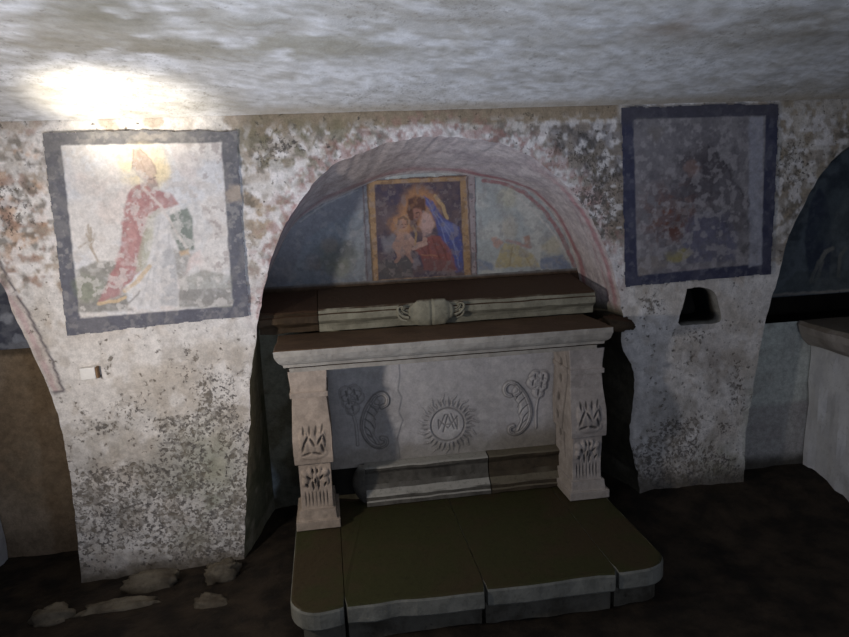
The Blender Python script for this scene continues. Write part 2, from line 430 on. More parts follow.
def back_plane(name, poly, Y, step, paint, mat=None, seed=0, rough=.01):
    P = np.array(poly); xs = np.arange(P[:, 0].min(), P[:, 0].max()+step, step); zs = np.arange(P[:, 1].min(), P[:, 1].max()+step, step)
    GX, GZ = np.meshgrid(xs, zs, indexing='ij'); Xf, Zf = GX.ravel(), GZ.ravel()
    Fg = grid_faces(len(xs), len(zs)); Vg = np.c_[Xf, Y+rough*fbm(Xf, Zf, 6, 3, seed), Zf]
    c2 = Vg[Fg].mean(1); kk = sdf(c2[:, 0], c2[:, 2], poly) < step
    Vg, Fg = compact(Vg, Fg, kk)
    cc = paint(Vg[:, 0], Vg[:, 2])
    return tag(mesh_obj(name, Vg, Fg, mat or M_niche, smooth=True, colors=cc), kind='structure')
def paint_cback(X, Z):
    q = Paint(X, Z, (150, 150, 148), 6, YB)
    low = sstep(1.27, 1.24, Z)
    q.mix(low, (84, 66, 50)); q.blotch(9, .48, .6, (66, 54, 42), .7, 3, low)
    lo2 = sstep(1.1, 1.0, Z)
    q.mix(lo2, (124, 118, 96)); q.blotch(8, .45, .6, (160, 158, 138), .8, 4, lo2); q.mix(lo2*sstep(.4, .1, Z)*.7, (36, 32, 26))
    q.blob((266, 480), .08, (170, 182, 186), .8, .12)  # pale blue patch of direct light painted on the back wall
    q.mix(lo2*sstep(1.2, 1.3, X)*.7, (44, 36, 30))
    return q.c
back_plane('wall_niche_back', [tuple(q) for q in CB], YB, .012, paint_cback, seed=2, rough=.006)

# ---- side niches
def paint_dull(base, c2, c3):
    def f(V, U):
        q = Paint(V[:, 0]+V[:, 1]*.8, V[:, 2], base, 14, None)
        q.blotch(4, .42, .6, c2, .8, 2); q.blotch(10, .5, .62, c3, .6, 3)
        return q.c
    return f
YS = .34      # depth of the left niche
YR = .14      # depth of the right niche
def shrink(P, cx, k, dz):
    Q = P.copy(); Q[:, 0] = cx+(P[:, 0]-cx)*k; Q[:, 1] = np.where(P[:, 1] > .9, P[:, 1]-dz*np.clip((P[:, 1]-.9)/.9, 0, 1), P[:, 1]); return Q
LB = shrink(LFr, cxL, .985, .10); RB = shrink(RFr, cxR, .99, .07)
reveal('wall_niche_left', LFr, LB, YS, 10, M_niche, paint_dull((128, 112, 92), (110, 94, 74), (150, 134, 112)))
reveal('wall_niche_right', RFr, RB, YR, 10, M_niche, paint_dull((150, 152, 146), (120, 118, 110), (170, 172, 166)))
zl = atY(10, 349, YS)[1]
def paint_lback(X, Z):
    q = Paint(X, Z, (164, 146, 124), 21, YS)
    q.blotch(2.2, .4, .62, (136, 116, 92), .9, 2); q.blotch(9, .5, .62, (132, 118, 98), .5, 3)
    q.mix(sstep(.02, .05, X-atY(36, 480, YS)[0]+q.wx*2)*.55, (112, 92, 68))
    q.mix(sstep(.035, .015, np.abs(Z-zl+.01+q.wz))*.8, (78, 66, 52))
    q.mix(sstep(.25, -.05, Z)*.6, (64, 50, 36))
    return q.c
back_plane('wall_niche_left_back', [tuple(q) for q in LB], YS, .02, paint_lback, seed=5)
zr0 = atY(815, 294, YR)[1]; zr1 = .905
def paint_rback(X, Z):
    q = Paint(X, Z, (198, 202, 192), 22, YR)
    q.blotch(3, .45, .6, (184, 186, 178), .8, 2); q.blotch(14, .58, .68, (170, 168, 160), .6, 3)
    q.mix(sstep(.46, .42, Z)*.7, (150, 142, 140))
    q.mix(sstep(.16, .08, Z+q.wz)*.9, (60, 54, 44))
    return q.c
low = [q for q in RB if q[1] <= zr1]
xl0 = RB[RB[:, 1] < zr1][0, 0]; mid = len(RB)//2
def cut(P, lo, hi):
    return [(float(x), float(np.clip(z, lo, hi))) for x, z in P]
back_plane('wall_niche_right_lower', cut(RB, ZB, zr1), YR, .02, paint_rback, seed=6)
back_plane('wall_niche_right_upper', cut(RB, zr0-.005, 9), YR, .02, lambda X, Z: Paint(X, Z, (70, 74, 78), 5).c, seed=7)
# dark slot added to put shade between the painting and the altar below it
xa, xb = RB[:, 0].min()-.02, RB[:, 0].max()+.02
Vs = [(xa, YR+.004, zr1), (xb, YR+.004, zr1), (xb, YR+.3, zr1), (xa, YR+.3, zr1), (xa, YR+.004, zr0), (xb, YR+.004, zr0), (xb, YR+.3, zr0), (xa, YR+.3, zr0)]
tag(mesh_obj('wall_niche_slot', Vs, [(0, 1, 2, 3), (3, 2, 6, 7), (4, 7, 6, 5), (0, 3, 7, 4), (1, 5, 6, 2)], M_dark), kind='structure')
# ---- broken hole in the right pier
HB = hole.copy(); hc = hole.mean(0); HB = hc+(hole-hc)*.86; HB[:, 0] += .012
HFc = np.r_[hole, hole[:1]]; HBc = np.r_[HB, HB[:1]]
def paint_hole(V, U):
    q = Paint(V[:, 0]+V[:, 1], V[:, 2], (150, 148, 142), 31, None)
    q.mix(sstep(.10, .25, U[:, 1]), (74, 68, 60)); q.mix(sstep(.2, .4, U[:, 1]), (18, 20, 18)); return q.c  # shade inside the hole painted in, darker with depth
reveal('wall_hole', HFc, HBc, .26, 8, M_niche, paint_hole)
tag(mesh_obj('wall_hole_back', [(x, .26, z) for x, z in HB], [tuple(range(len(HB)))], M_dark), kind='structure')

# ------------------------------------------------------------------ ceiling, floor, other walls
nx, ny = 280, 190
xs = np.linspace(XL, XR, nx); ys = -5.2*np.linspace(0, 1, ny)**1.5+.0
CX, CY = np.meshgrid(xs, ys, indexing='ij'); CX, CY = CX.ravel(), CY.ravel(); d = -CY
CZ = 2.118+.30*(1-np.exp(-d/.8))-.12*sstep(3.0, 5.2, d)+.02*fbm(CX, CY, 1.4, 3, 4)*np.clip(d*2, 0, 1)+.016*(fbm(CX, CY, 7, 3, 5)-.5)*np.clip(d*5, .3, 1)
q = Paint(CX, CY, (214, 212, 210), 40, None)
st = fbm(CX*.55, CY*1.6, 2.2, 5, 8); st2 = fbm(CX*.8, CY*2.2, 6, 4, 18)
q.mix(0.38*sstep(.5, .72, st), (166, 158, 144)); q.mix(.4*sstep(.52, .7, st2), (150, 141, 124)); q.mix(.35*sstep(.5, .66, fbm(CX, CY*1.4, 24, 3, 29)), (150, 144, 132)); q.mix(.35*sstep(.56, .68, fbm(CX, CY*1.5, 12, 4, 19)), (222, 220, 218)); q.mix(.3*sstep(.54, .62, fbm(CX, CY*1.2, 40, 3, 49)), (150, 143, 128))
def cb(px, Z, r, ry, a, c):
    x, y = atZ(*px, Z); q.mix(a*np.exp(-((CX-x)/r/1.5)**2-((CY-y)/ry/1.9)**2)*sstep(.34, .56, fbm(CX, CY*1.4, 7, 4, 90)), c)
cb((110, 12), 2.33, .18, .10, .8, (112, 106, 84)); cb((160, 60), 2.25, .30, .06, .6, (128, 118, 96)); cb((740, 85), 2.2, .45, .10, .5, (142, 130, 110)); cb((460, 10), 2.35, .3, .15, .5, (150, 142, 128))  # the wide brown patch at right paints the vault's shading into the colour
cb((60, 40), 2.3, .3, .1, .6, (140, 132, 112)); cb((560, 40), 2.3, .3, .1, .45, (150, 142, 126)); cb((820, 30), 2.3, .3, .12, .6, (130, 120, 104)); cb((250, 25), 2.33, .25, .1, .55, (132, 126, 106)); cb((400, 60), 2.24, .3, .06, .4, (150, 144, 130)); cb((680, 30), 2.3, .12, .05, .5, (140, 120, 100)); cb((300, 70), 2.2, .25, .06, .5, (150, 144, 124))
q.mix(sstep(.10, .02, d+q.wx)*sstep(-.5, -.2, CX)*.75, (168, 156, 138))
cmold = .5*sstep(.45, .6, fbm(CX, CY, 2.5, 3, 44))-.1
tag(mesh_obj('ceiling', np.c_[CX, CY, CZ], grid_faces(nx, ny)[:, ::-1], M_ceil, smooth=True, colors=q.c, attrs={'mold': cmold}), kind='structure')

nx, ny = 260, 190
xs = np.linspace(XL, XR, nx); ys = np.linspace(-5.2, .7, ny)
FX, FY = np.meshgrid(xs, ys, indexing='ij'); FX, FY = FX.ravel(), FY.ravel()
nearw = sstep(-.7, .0, FY)
FZ = -.03-.05*sstep(-.3, -.6, FX)*nearw+.09*sstep(1.36, 1.62, FX)*sstep(-.35, .1, FY)+.05*(fbm(FX, FY, 3, 4, 3)-.5)+.02*(fbm(FX, FY, 14, 3, 6)-.5)
inst = (FX > -.3) & (FX < 1.4) & (FY > -.93) & (FY < .1)
FZ = np.where(inst, np.minimum(FZ, -.02), FZ)
tag(mesh_obj('floor', np.c_[FX, FY, FZ], grid_faces(nx, ny), M_floor, smooth=True), kind='structure')
def plain_wall(name, pts, mat):
    return tag(mesh_obj(name, pts, [(0, 1, 2, 3)], mat), kind='structure')
M_side = stone_mat('side_wall_plaster', (150, 144, 136), (120, 112, 102), scale=5)
plain_wall('wall_left', [(XL, -5.2, -.3), (XL, .05, -.3), (XL, .05, 2.5), (XL, -5.2, 2.5)], M_side)
plain_wall('wall_right', [(XR, .05, -.3), (XR, -5.2, -.3), (XR, -5.2, 2.5), (XR, .05, 2.5)], M_side)
plain_wall('wall_front', [(XR, -5.2, -.3), (XL, -5.2, -.3), (XL, -5.2, 2.5), (XR, -5.2, 2.5)], M_side)

# ------------------------------------------------------------------ frescoes
def fresco_grid(poly, step, Y):
    P = np.array(poly); xs = np.arange(P[:, 0].min(), P[:, 0].max()+step, step); zs = np.arange(P[:, 1].min(), P[:, 1].max()+step, step)
    GX, GZ = np.meshgrid(xs, zs, indexing='ij'); Xf, Zf = GX.ravel(), GZ.ravel()
    Fg = grid_faces(len(xs), len(zs)); Vg = np.c_[Xf, np.full(len(Xf), Y), Zf]
    c2 = Vg[Fg].mean(1); wob = (fbm(c2[:, 0], c2[:, 2], 22, 3, 3)-.5)*.014
    return compact(Vg, Fg, sdf(c2[:, 0], c2[:, 2], poly)+wob < 0)
def split_build(root, V, F, c, parts, mat=M_fres):
    """parts: list of (name, face mask, label, parent index)"""
    made = []
    for nm, mk, lb, par in parts:
        v, f, cc = compact(V, F, mk, c)
        o = mesh_obj(nm, v, f, mat, root if par is None else made[par], smooth=True, colors=cc)
        if lb: o['label'] = lb
        made.append(o)
    return made

# left fresco: bishop in a red cope
YF = -.004
outL = [(42.4, 133), (140, 131), (237, 132), (242, 220), (248.6, 316), (160, 325), (67.5, 335.7), (55, 235)]
innL = [(62, 146), (221, 143), (232.5, 305), (80.5, 318)]
V, F = fresco_grid(pl(outL), .0036, YF)
p = Paint(V[:, 0], V[:, 2], (84, 86, 98), 71)
X, Z = p.X, p.Z
p.blotch(16, .5, .64, (112, 110, 112), .8, 2); p.blotch(40, .56, .66, (150, 146, 142), .6, 3)
p.mix(sstep(1.75, 2.0, Z)*.4, (110, 106, 100)); p.mix(sstep(1.6, 1.2, Z)*.35, (62, 66, 92))
p.blob((150, 136), .10, (160, 150, 138), .6, .02); p.blob((236, 195), .07, (170, 150, 128), .8, .05)
p.poly(innL, (218, 210, 202), 1, .006, .4, wear=0)
i_in = sdf(X, Z, pl(innL)) < 0
m = sstep(.006, -.006, sdf(X, Z, pl(innL)))
c = crop(70, 130, 3.353)
n_a = fbm(X, Z, 6, 4, 80)
p.mix(m*.5*sstep(.4, .6, n_a), (196, 202, 212)); p.mix(m*.5*sstep(.55, .7, fbm(X, Z, 8, 4, 81)), (222, 200, 186))
p.blotch(26, .55, .65, (196, 182, 170), .5, 5, m); p.blotch(34, .6, .68, (150, 130, 124), .6, 6, m*sstep(-.65, -.5, X))
p.poly(c([(22, 470), (95, 436), (165, 440), (200, 600), (30, 612)]), (112, 110, 96), .9)
p.blob(c([(60, 530)])[0], .08, (104, 118, 84), .7, .07)
p.poly(c([(370, 500), (450, 470), (545, 485), (545, 592), (360, 595)]), (138, 138, 124), .75)
p.poly(c([(360, 535), (540, 530), (540, 585), (370, 592)]), (112, 108, 104), .7)
p.poly(c([(30, 580), (200, 575), (215, 605), (35, 615)]), (112, 110, 106), .7)
br = (160, 140, 112)
for s_ in ([(95, 440), (72, 395), (70, 330)], [(82, 415), (58, 375), (30, 395)], [(78, 400), (55, 350)], [(75, 380), (85, 350)], [(70, 390), (60, 320)]):
    p.line(c(s_), br, .005, .8)
p.blob(c([(250, 128)])[0], .125, (240, 216, 156), .8, .125, fig=False); p.blob(c([(300, 140)])[0], .06, (240, 210, 140), .5)
p.poly(c([(350, 250), (420, 235), (480, 330), (440, 420), (390, 400)]), (190, 196, 200), .4)
# figure
p.poly(c([(215, 190), (250, 176), (290, 200), (340, 215), (362, 250), (322, 268), (272, 292), (245, 400), (242, 470), (150, 562), (96, 578), (140, 480), (168, 400), (178, 290), (192, 218)]), (168, 84, 82), .92, fig=True)
p.poly(c([(200, 230), (245, 215), (230, 330), (210, 420), (185, 400)]), (190, 120, 112), .45)
p.poly(c([(105, 560), (150, 500), (200, 480), (170, 555)]), (176, 122, 124), .6)
p.poly(c([(262, 285), (305, 262), (296, 350), (250, 470), (222, 480), (232, 400)]), (168, 166, 138), .85, fig=True)
p.poly(c([(285, 290), (332, 272), (350, 400), (366, 590), (196, 594), (258, 475), (278, 380)]), (202, 198, 196), .95, fig=True)
p.poly(c([(312, 400), (350, 400), (364, 588), (305, 590)]), (158, 158, 160), .7)
for a in ((300, 300, 285, 560), (330, 290, 345, 580), (285, 420, 235, 590), (295, 330, 275, 590)):
    p.line(c([a[:2], a[2:]]), (172, 170, 170), .004, .5)
p.poly(c([(332, 286), (396, 258), (412, 290), (418, 400), (375, 416), (340, 335)]), (88, 108, 94), .95, fig=True)
p.poly(c([(345, 400), (410, 415), (400, 480), (365, 520)]), (128, 122, 108), .7, fig=True)
p.poly(c([(400, 425), (440, 400), (445, 440), (385, 485)]), (214, 190, 182), .8)
p.poly(c([(365, 408), (398, 402), (400, 416), (372, 420)]), (206, 164, 110), .9, fig=True)
p.line(c([(98, 580), (160, 574), (185, 560)]), (208, 170, 110), .008, .9); p.line(c([(185, 540), (230, 505), (268, 455)]), (206, 172, 122), .009, .85)
p.line(c([(190, 590), (235, 540)]), (120, 116, 110), .004, .7)
p.poly(c([(212, 66), (236, 64), (272, 100), (292, 148), (246, 168), (210, 130)]), (196, 164, 140), .95, fig=True)
p.line(c([(212, 66), (210, 130), (246, 168)]), (150, 116, 96), .003, .8); p.line(c([(236, 64), (272, 100), (292, 148)]), (160, 126, 104), .003, .8)
p.line(c([(224, 68), (256, 150)]), (176, 140, 112), .004, .6)
p.poly(c([(246, 160), (288, 148), (296, 185), (268, 190), (252, 178)]), (196, 158, 138), .95, fig=True)
p.poly(c([(258, 178), (296, 178), (296, 200), (272, 205)]), (150, 130, 120), .85, fig=True)
p.line(c([(268, 166), (276, 166)]), (110, 86, 78), .003); p.line(c([(284, 162), (289, 160)]), (110, 86, 78), .003); p.line(c([(281, 165), (286, 176)]), (160, 120, 102), .003)
p.line(c([(245, 196), (300, 250), (345, 320), (392, 395)]), (216, 200, 188), .006, .7)
p.poly(c([(300, 225), (345, 220), (365, 250), (320, 262)]), (176, 120, 116), .6, fig=True)
p.blotch(30, .56, .64, (214, 206, 198), .55, 12, m); p.mix(.12*m, (216, 208, 200))
p.fade((170, 164, 160), .14, .78)
root = empty('fresco', (*atY(145, 234), 0)[0:1]+(YF, atY(145, 234)[1]), 'square fresco of a bishop saint in red cope and mitre, dark border, left of arch', 'fresco')
fc = F; cx_ = V[F].mean(1); inn = sdf(cx_[:, 0], cx_[:, 2], pl(innL)) < 0; fig = p.fig[F[:, 0]] & inn
split_build(root, V, F, p.c, [('border', ~inn, 'dark grey-blue painted border', None), ('picture', inn & ~fig, 'pale sky and dark ground of the painting', None), ('saint_figure', fig, 'bishop in red cope, white alb and mitre', 1)])

# right fresco: dark and worn
outR = [(621, 108), (700, 105), (778, 104), (775, 190), (770.6, 274), (700, 280), (625, 287), (623, 200)]
innR = [(633.5, 120), (765, 116), (760, 263), (637.5, 275)]
V, F = fresco_grid(pl(outR), .0042, YF)
p = Paint(V[:, 0], V[:, 2], (56, 58, 88), 91); X, Z = p.X, p.Z
p.blotch(14, .5, .64, (74, 74, 98), .8, 2); p.blotch(36, .58, .68, (104, 104, 118), .5, 3)
p.mix(sstep(1.99, 2.06, Z)*.5, (84, 78, 80))
p.poly(innR, (142, 134, 136), 1, .006, .4, wear=0); m = sstep(.006, -.006, sdf(X, Z, pl(innR)))
c = crop(630, 100, 3.35)
p.blotch(5, .42, .6, (122, 114, 118), .8, 4, m); p.blotch(13, .5, .64, (104, 98, 104), .7, 5, m); p.blotch(24, .56, .66, (164, 156, 156), .5, 6, m)
p.blob(c([(85, 110)])[0], .05, (120, 106, 84), .6)
p.poly(c([(20, 60), (400, 60), (400, 90), (20, 95)]), (110, 106, 104), .5)
p.poly(c([(150, 190), (230, 150), (270, 160), (330, 230), (390, 350), (390, 430), (350, 460), (330, 380), (260, 390), (210, 330), (150, 270)]), (112, 104, 108), .7, fig=True)
p.poly(c([(200, 375), (330, 370), (360, 470), (350, 540), (190, 545), (170, 470)]), (98, 98, 126), .8, fig=True)
p.line(c([(245, 140), (290, 180), (340, 250), (375, 310), (394, 360)]), (80, 76, 78), .008, .5, 2.0, .008)
p.blob(c([(200, 230)])[0], .055, (146, 124, 120), .7, fig=True)
p.blotch(34, .47, .56, (74, 68, 72), .75, 7, np.exp(-((X-atY(*c([(250, 260)])[0])[0])/.22)**2-((Z-atY(*c([(250, 260)])[0])[1])/.22)**2)*m)
p.blob(c([(270, 250)])[0], .07, (120, 116, 118), .6, .06); p.blob(c([(350, 420)])[0], .05, (94, 86, 84), .7)
p.blob(c([(140, 400)])[0], .13, (142, 104, 90), .7, .14); p.blotch(30, .5, .6, (108, 66, 56), .85, 8, np.exp(-((X-atY(*c([(140, 400)])[0])[0])/.14)**2-((Z-atY(*c([(140, 400)])[0])[1])/.14)**2)*m)
p.poly(c([(110, 510), (200, 495), (215, 510), (160, 545), (120, 540)]), (150, 136, 70), .85)
p.poly(c([(25, 530), (110, 520), (130, 560), (30, 590)]), (142, 122, 98), .7)
p.poly(c([(395, 60), (445, 55), (440, 550), (395, 560)]), (160, 160, 172), .65)
p.blob(c([(398, 505)])[0], .065, (66, 62, 66), .9, .055)
p.line(c([(130, 575), (260, 560)]), (140, 120, 132), .004, .6)
p.fade((132, 127, 128), .36*m+.04, .6)
gx_ = lambda a, b, r, rz: np.exp(-((X-atY(*c([(a, b)])[0])[0])/r)**2-((Z-atY(*c([(a, b)])[0])[1])/rz)**2)*m
p.poly(c([(150, 200), (200, 170), (250, 140), (300, 190), (345, 260), (392, 360), (395, 430), (360, 450), (330, 380), (270, 300), (215, 330), (190, 300)]), (92, 86, 88), .45, .02, 1.5)
p.blotch(30, .45, .55, (70, 64, 68), .8, 21, gx_(260, 240, .15, .14)); p.blotch(38, .47, .56, (80, 74, 78), .7, 22, gx_(200, 330, .2, .16))
p.blotch(26, .5, .6, (116, 76, 62), .8, 23, gx_(130, 380, .13, .12)); p.blotch(34, .5, .6, (96, 58, 48), .8, 24, gx_(140, 430, .1, .1))
p.line(c([(262, 150), (300, 200), (345, 270), (375, 320), (394, 362)]), (62, 58, 62), .006, .7, 1.8, .007)
p.blob(c([(205, 230)])[0], .05, (150, 122, 112), .5); p.blotch(22, .5, .62, (62, 62, 66), .7, 25, gx_(340, 420, .12, .07))
p.poly(c([(190, 390), (330, 385), (360, 470), (350, 535), (200, 545), (180, 470)]), (94, 92, 112), .5, .02, 1.5)
p.poly(c([(115, 512), (200, 498), (212, 512), (160, 542), (122, 538)]), (150, 138, 84), .6, .012, 1.2)
p.blotch(18, .5, .64, (104, 100, 104), .5, 26, m); p.blotch(30, .54, .66, (164, 158, 158), .5, 27, m)
p.poly(c([(398, 60), (445, 55), (440, 550), (398, 560)]), (164, 164, 174), .45)
root = empty('fresco', (atY(700, 195)[0], YF, atY(700, 195)[1]), 'square worn dark fresco with blue border, right of arch above the hole', 'fresco')
cx_ = V[F].mean(1); inn = sdf(cx_[:, 0], cx_[:, 2], pl(innR)) < 0; fig = p.fig[F[:, 0]] & inn
split_build(root, V, F, p.c, [('border', ~inn, 'dark blue painted border', None), ('picture', inn & ~fig, 'mauve grey faded background', None), ('painted_figure', fig, 'faint cloaked figure', 1)])

# lunette: arch polygon on the back wall
YLn = YB-.004
arch = [q for q in [tuple(q) for q in CB] if q[1] > 1.262]
arch = [(.56+(x-.56)*1.014, z+.012*(z > 1.3)) for x, z in arch]
arch = [(arch[0][0], 1.262)]+arch+[(arch[-1][0], 1.262)]
c = crop(345, 165, 4.9)
iconO = c([(84, 80), (105, 76), (595, 50), (634, 46), (648, 600), (100, 600)])
icP = pl(iconO, YLn)
V, F = fresco_grid(arch, .004, YLn); cc = V[F].mean(1)
ins = sdf(cc[:, 0], cc[:, 2], icP) < -.004
V, F = compact(V, F, ~ins); cc = V[F].mean(1)
p = Paint(V[:, 0], V[:, 2], (150, 156, 158), 101, YLn); X, Z = p.X, p.Z
p.blotch(7, .45, .6, (132, 138, 142), .8, 2); p.blotch(18, .53, .64, (172, 176, 172), .6, 3); p.blotch(30, .58, .68, (112, 108, 108), .5, 4)
dA = seg_dist(X, Z, [tuple(q) for q in CB])
lf = X < .35
p.mix(np.where(lf, .5, 0), (118, 126, 136))
p.mix(sstep(.12, .10, dA)*np.where(lf, .8, .0), (132, 130, 136))
p.line([(300, 222), (320, 207), (345, 195), (358, 190)], (176, 172, 164), .004, .8); p.line([(305, 212), (325, 200), (345, 190)], (96, 74, 84), .012, .7)
p.blob((335, 255), .16, (112, 116, 96), .6, .09); p.blob((345, 250), .07, (92, 92, 92), .6, .06); p.blob((315, 262), .05, (140, 118, 104), .5)
p.blob((330, 245), .05, (140, 124, 110), .6, .06, fig=True); p.blob((338, 268), .09, (122, 122, 96), .6, .07, fig=True); p.blob((312, 250), .07, (124, 130, 140), .5, .09, fig=True)
p.mix(sstep(1.32, 1.27, Z)*.4, (104, 116, 132))
d2 = crop(470, 150, 3.54)
p.mix(np.where(lf, 0, .6), (188, 194, 186)); p.blotch(9, .45, .62, (202, 200, 186), np.where(lf, 0, .7), 8)
p.line(d2([(45, 108), (110, 115), (190, 150), (260, 210), (310, 280), (345, 350), (370, 410)]), (166, 96, 96), .011, .85)
p.line(d2([(115, 145), (180, 175), (245, 235), (300, 300), (330, 350)]), (210, 204, 192), .006, .8)
rf = ~lf
p.blob(d2([(130, 170)])[0], .07, (190, 182, 140), .5)
p.blob(d2([(95, 325)])[0], .035, (204, 150, 124), .8, fig=True); p.blob(d2([(140, 270)])[0], .05, (190, 176, 150), .6, .09, fig=True)
p.poly(d2([(120, 330), (170, 335), (225, 370), (250, 415), (90, 415), (105, 360)]), (192, 172, 108), .9, fig=True)
p.poly(d2([(190, 310), (210, 300), (218, 340), (200, 350)]), (176, 116, 84), .8, fig=True); p.line(d2([(130, 320), (170, 330), (215, 345)]), (190, 130, 116), .008, .7)
p.line(d2([(150, 345), (140, 410)]), (150, 130, 84), .005, .6); p.line(d2([(190, 360), (215, 412)]), (160, 136, 84), .005, .6)
p.poly(d2([(250, 385), (330, 370), (365, 425), (250, 420)]), (104, 122, 156), .8); p.poly(d2([(28, 385), (80, 400), (90, 425), (28, 425)]), (110, 128, 160), .7)
p.blob(d2([(290, 340)])[0], .07, (206, 186, 130), .5, .06)
p.blotch(34, .57, .65, (158, 154, 150), .5, 9)
p.fade((140, 138, 134), .15, .75)
for side, lab in ((0, 'faded grey-blue lunette fresco with faint figure, left of the mother and child panel'), (1, 'pale lunette fresco with a figure in yellow robe, right of the mother and child panel')):
    sel = (cc[:, 0] > .45) == bool(side); fg = p.fig[F[:, 0]] & sel
    root = empty('lunette_fresco', (1.15 if side else .0, YLn, 1.262), lab, 'fresco')
    split_build(root, V, F, p.c, [('background', sel & ~fg, None, None), ('painted_figure', fg, 'yellow robed figure' if side else 'faint grey figure', None)])

# central panel: mother and child
YI = YLn-.006
V, F = fresco_grid(pl(iconO, YI), .0026, YI)
p = Paint(V[:, 0], V[:, 2], (176, 160, 158), 121, YI); X, Z = p.X, p.Z
p.poly(c([(80, 70), (108, 72), (150, 600), (95, 600)]), (140, 146, 152), .9); p.blotch(24, .54, .64, (110, 110, 118), .6, 2)
p.line(c([(88, 80), (112, 600)]), (104, 84, 84), .004, .7)
p.line(c([(640, 50), (646, 600)]), (120, 76, 74), .005, .8); p.line(c([(600, 60), (622, 600)]), (110, 80, 66), .005, .8)
for yy in (95, 175, 255, 335, 415, 495): p.blob(c([(620+yy*.02, yy)])[0], .009, (126, 84, 88), .7); p.blob(c([(95+yy*.04, yy)])[0], .009, (104, 96, 108), .6)
p.poly(c([(105, 76), (592, 52), (620, 596), (138, 596)]), (190, 142, 72), .95, .004, .2)
p.line(c([(106, 76), (592, 52)]), (96, 58, 40), .004, .8); p.line(c([(108, 80), (140, 590)]), (92, 76, 50), .004, .8)
p.blotch(40, .56, .65, (140, 100, 56), .6, 3, (sdf(X, Z, pl(c([(105, 76), (592, 52), (620, 596), (138, 596)]), YI)) < 0)*1.0)
inI = c([(145, 96), (562, 78), (584, 540), (165, 562)])
p.poly(inI, (92, 76, 88), 1, .004, .2, wear=.1)
mi = sstep(.004, -.004, sdf(X, Z, pl(inI, YI)))
p.blotch(12, .48, .62, (70, 62, 92), .7, 4, mi); p.blotch(20, .52, .64, (118, 92, 88), .6, 5, mi)
p.poly(c([(160, 470), (330, 450), (330, 550), (168, 560)]), (84, 86, 84), .8)
p.blob(c([(370, 215)])[0], .135, (206, 136, 56), .95, .145); p.blob(c([(280, 290)])[0], .085, (204, 134, 58), .9, .085)
p.line(c([(440, 150), (480, 200), (500, 260)]), (222, 178, 96), .010, .7)
p.blob(c([(285, 285)])[0], .052, (206, 156, 100), .9); p.blob(c([(215, 385)])[0], .055, (150, 146, 150), .7, .06)
p.blob(c([(205, 250)])[0], .05, (116, 96, 100), .7)
p.poly(c([(390, 150), (430, 180), (480, 260), (560, 300), (575, 380), (580, 525), (545, 528), (500, 430), (455, 330), (430, 240), (395, 190)]), (74, 92, 172), .95, fig=True)
p.poly(c([(470, 270), (550, 300), (560, 350), (480, 330)]), (128, 140, 196), .6)
for s_ in ([(400, 170), (470, 300), (540, 520)], [(440, 230), (520, 330), (560, 500)], [(480, 290), (550, 420)]): p.line(c(s_), (150, 160, 204), .003, .6)
p.poly(c([(310, 165), (345, 148), (390, 165), (400, 215), (370, 260), (345, 330), (325, 300), (305, 230)]), (98, 54, 42), .95, fig=True)
p.poly(c([(335, 215), (375, 215), (385, 255), (360, 275), (340, 265)]), (196, 128, 98), .9, fig=True)
p.line(c([(350, 235), (362, 233)]), (70, 36, 30), .0025); p.line(c([(350, 255), (356, 258)]), (140, 60, 50), .003); p.line(c([(368, 235), (366, 248)]), (150, 90, 66), .0025)
p.poly(c([(385, 225), (420, 240), (440, 290), (425, 335), (385, 350), (365, 300)]), (216, 168, 152), .95, fig=True)
p.poly(c([(350, 390), (420, 345), (470, 350), (520, 420), (550, 520), (390, 515), (375, 450), (345, 420)]), (164, 78, 64), .95, fig=True)
for s_ in ([(400, 370), (420, 470)], [(430, 360), (470, 480)], [(370, 400), (400, 440)], [(465, 370), (510, 480)]): p.line(c(s_), (116, 52, 48), .004, .7)
p.poly(c([(385, 455), (530, 470), (545, 520), (390, 516)]), (128, 84, 84), .7)
p.line(c([(375, 440), (450, 445)]), (196, 130, 80), .004, .6)
p.blob(c([(283, 290)])[0], .034, (198, 140, 104), 1, .04, .4, fig=True); p.line(c([(258, 290), (262, 262), (285, 254), (305, 268), (308, 290)]), (130, 84, 50), .006, .85)
p.line(c([(276, 290), (282, 290)]), (80, 44, 36), .002); p.line(c([(294, 290), (300, 290)]), (80, 44, 36), .002); p.line(c([(284, 306), (292, 306)]), (140, 70, 56), .002)
p.poly(c([(265, 325), (305, 325), (335, 380), (320, 440), (265, 445), (245, 400)]), (196, 146, 118), .9, fig=True)
p.line(c([(310, 345), (350, 395), (385, 380), (392, 362)]), (206, 156, 130), .013, .9, fig=True); p.line(c([(265, 345), (240, 400), (262, 440)]), (190, 140, 114), .011, .9, fig=True)
p.line(c([(335, 410), (395, 385)]), (210, 164, 140), .010, .9, fig=True)
p.line(c([(270, 445), (250, 470)]), (180, 130, 108), .010, .8, fig=True); p.line(c([(310, 440), (330, 475)]), (180, 130, 108), .010, .8, fig=True)
p.blob(c([(350, 480)])[0], .03, (150, 140, 146), .7, .05); p.line(c([(335, 300), (350, 345), (345, 390)]), (198, 150, 60), .006, .7)
p.blotch(38, .56, .65, (150, 134, 130), .45, 9, mi)
p.mix(sstep(1.345, 1.30, Z+.03*(X-.5)*-1+p.wz)*.0, (90, 70, 50))
p.fade((112, 102, 98), .25, .75)
root = empty('fresco', (.54, YI, 1.262), 'small panel of mother in blue mantle holding a child, ochre frame, above the altar', 'fresco')
cx_ = V[F].mean(1); a_in = sdf(cx_[:, 0], cx_[:, 2], pl(inI, YI)) < 0; a_fr = (sdf(cx_[:, 0], cx_[:, 2], pl(c([(105, 76), (592, 52), (620, 596), (138, 596)]), YI)) < 0) & ~a_in
fig = p.fig[F[:, 0]] & a_in
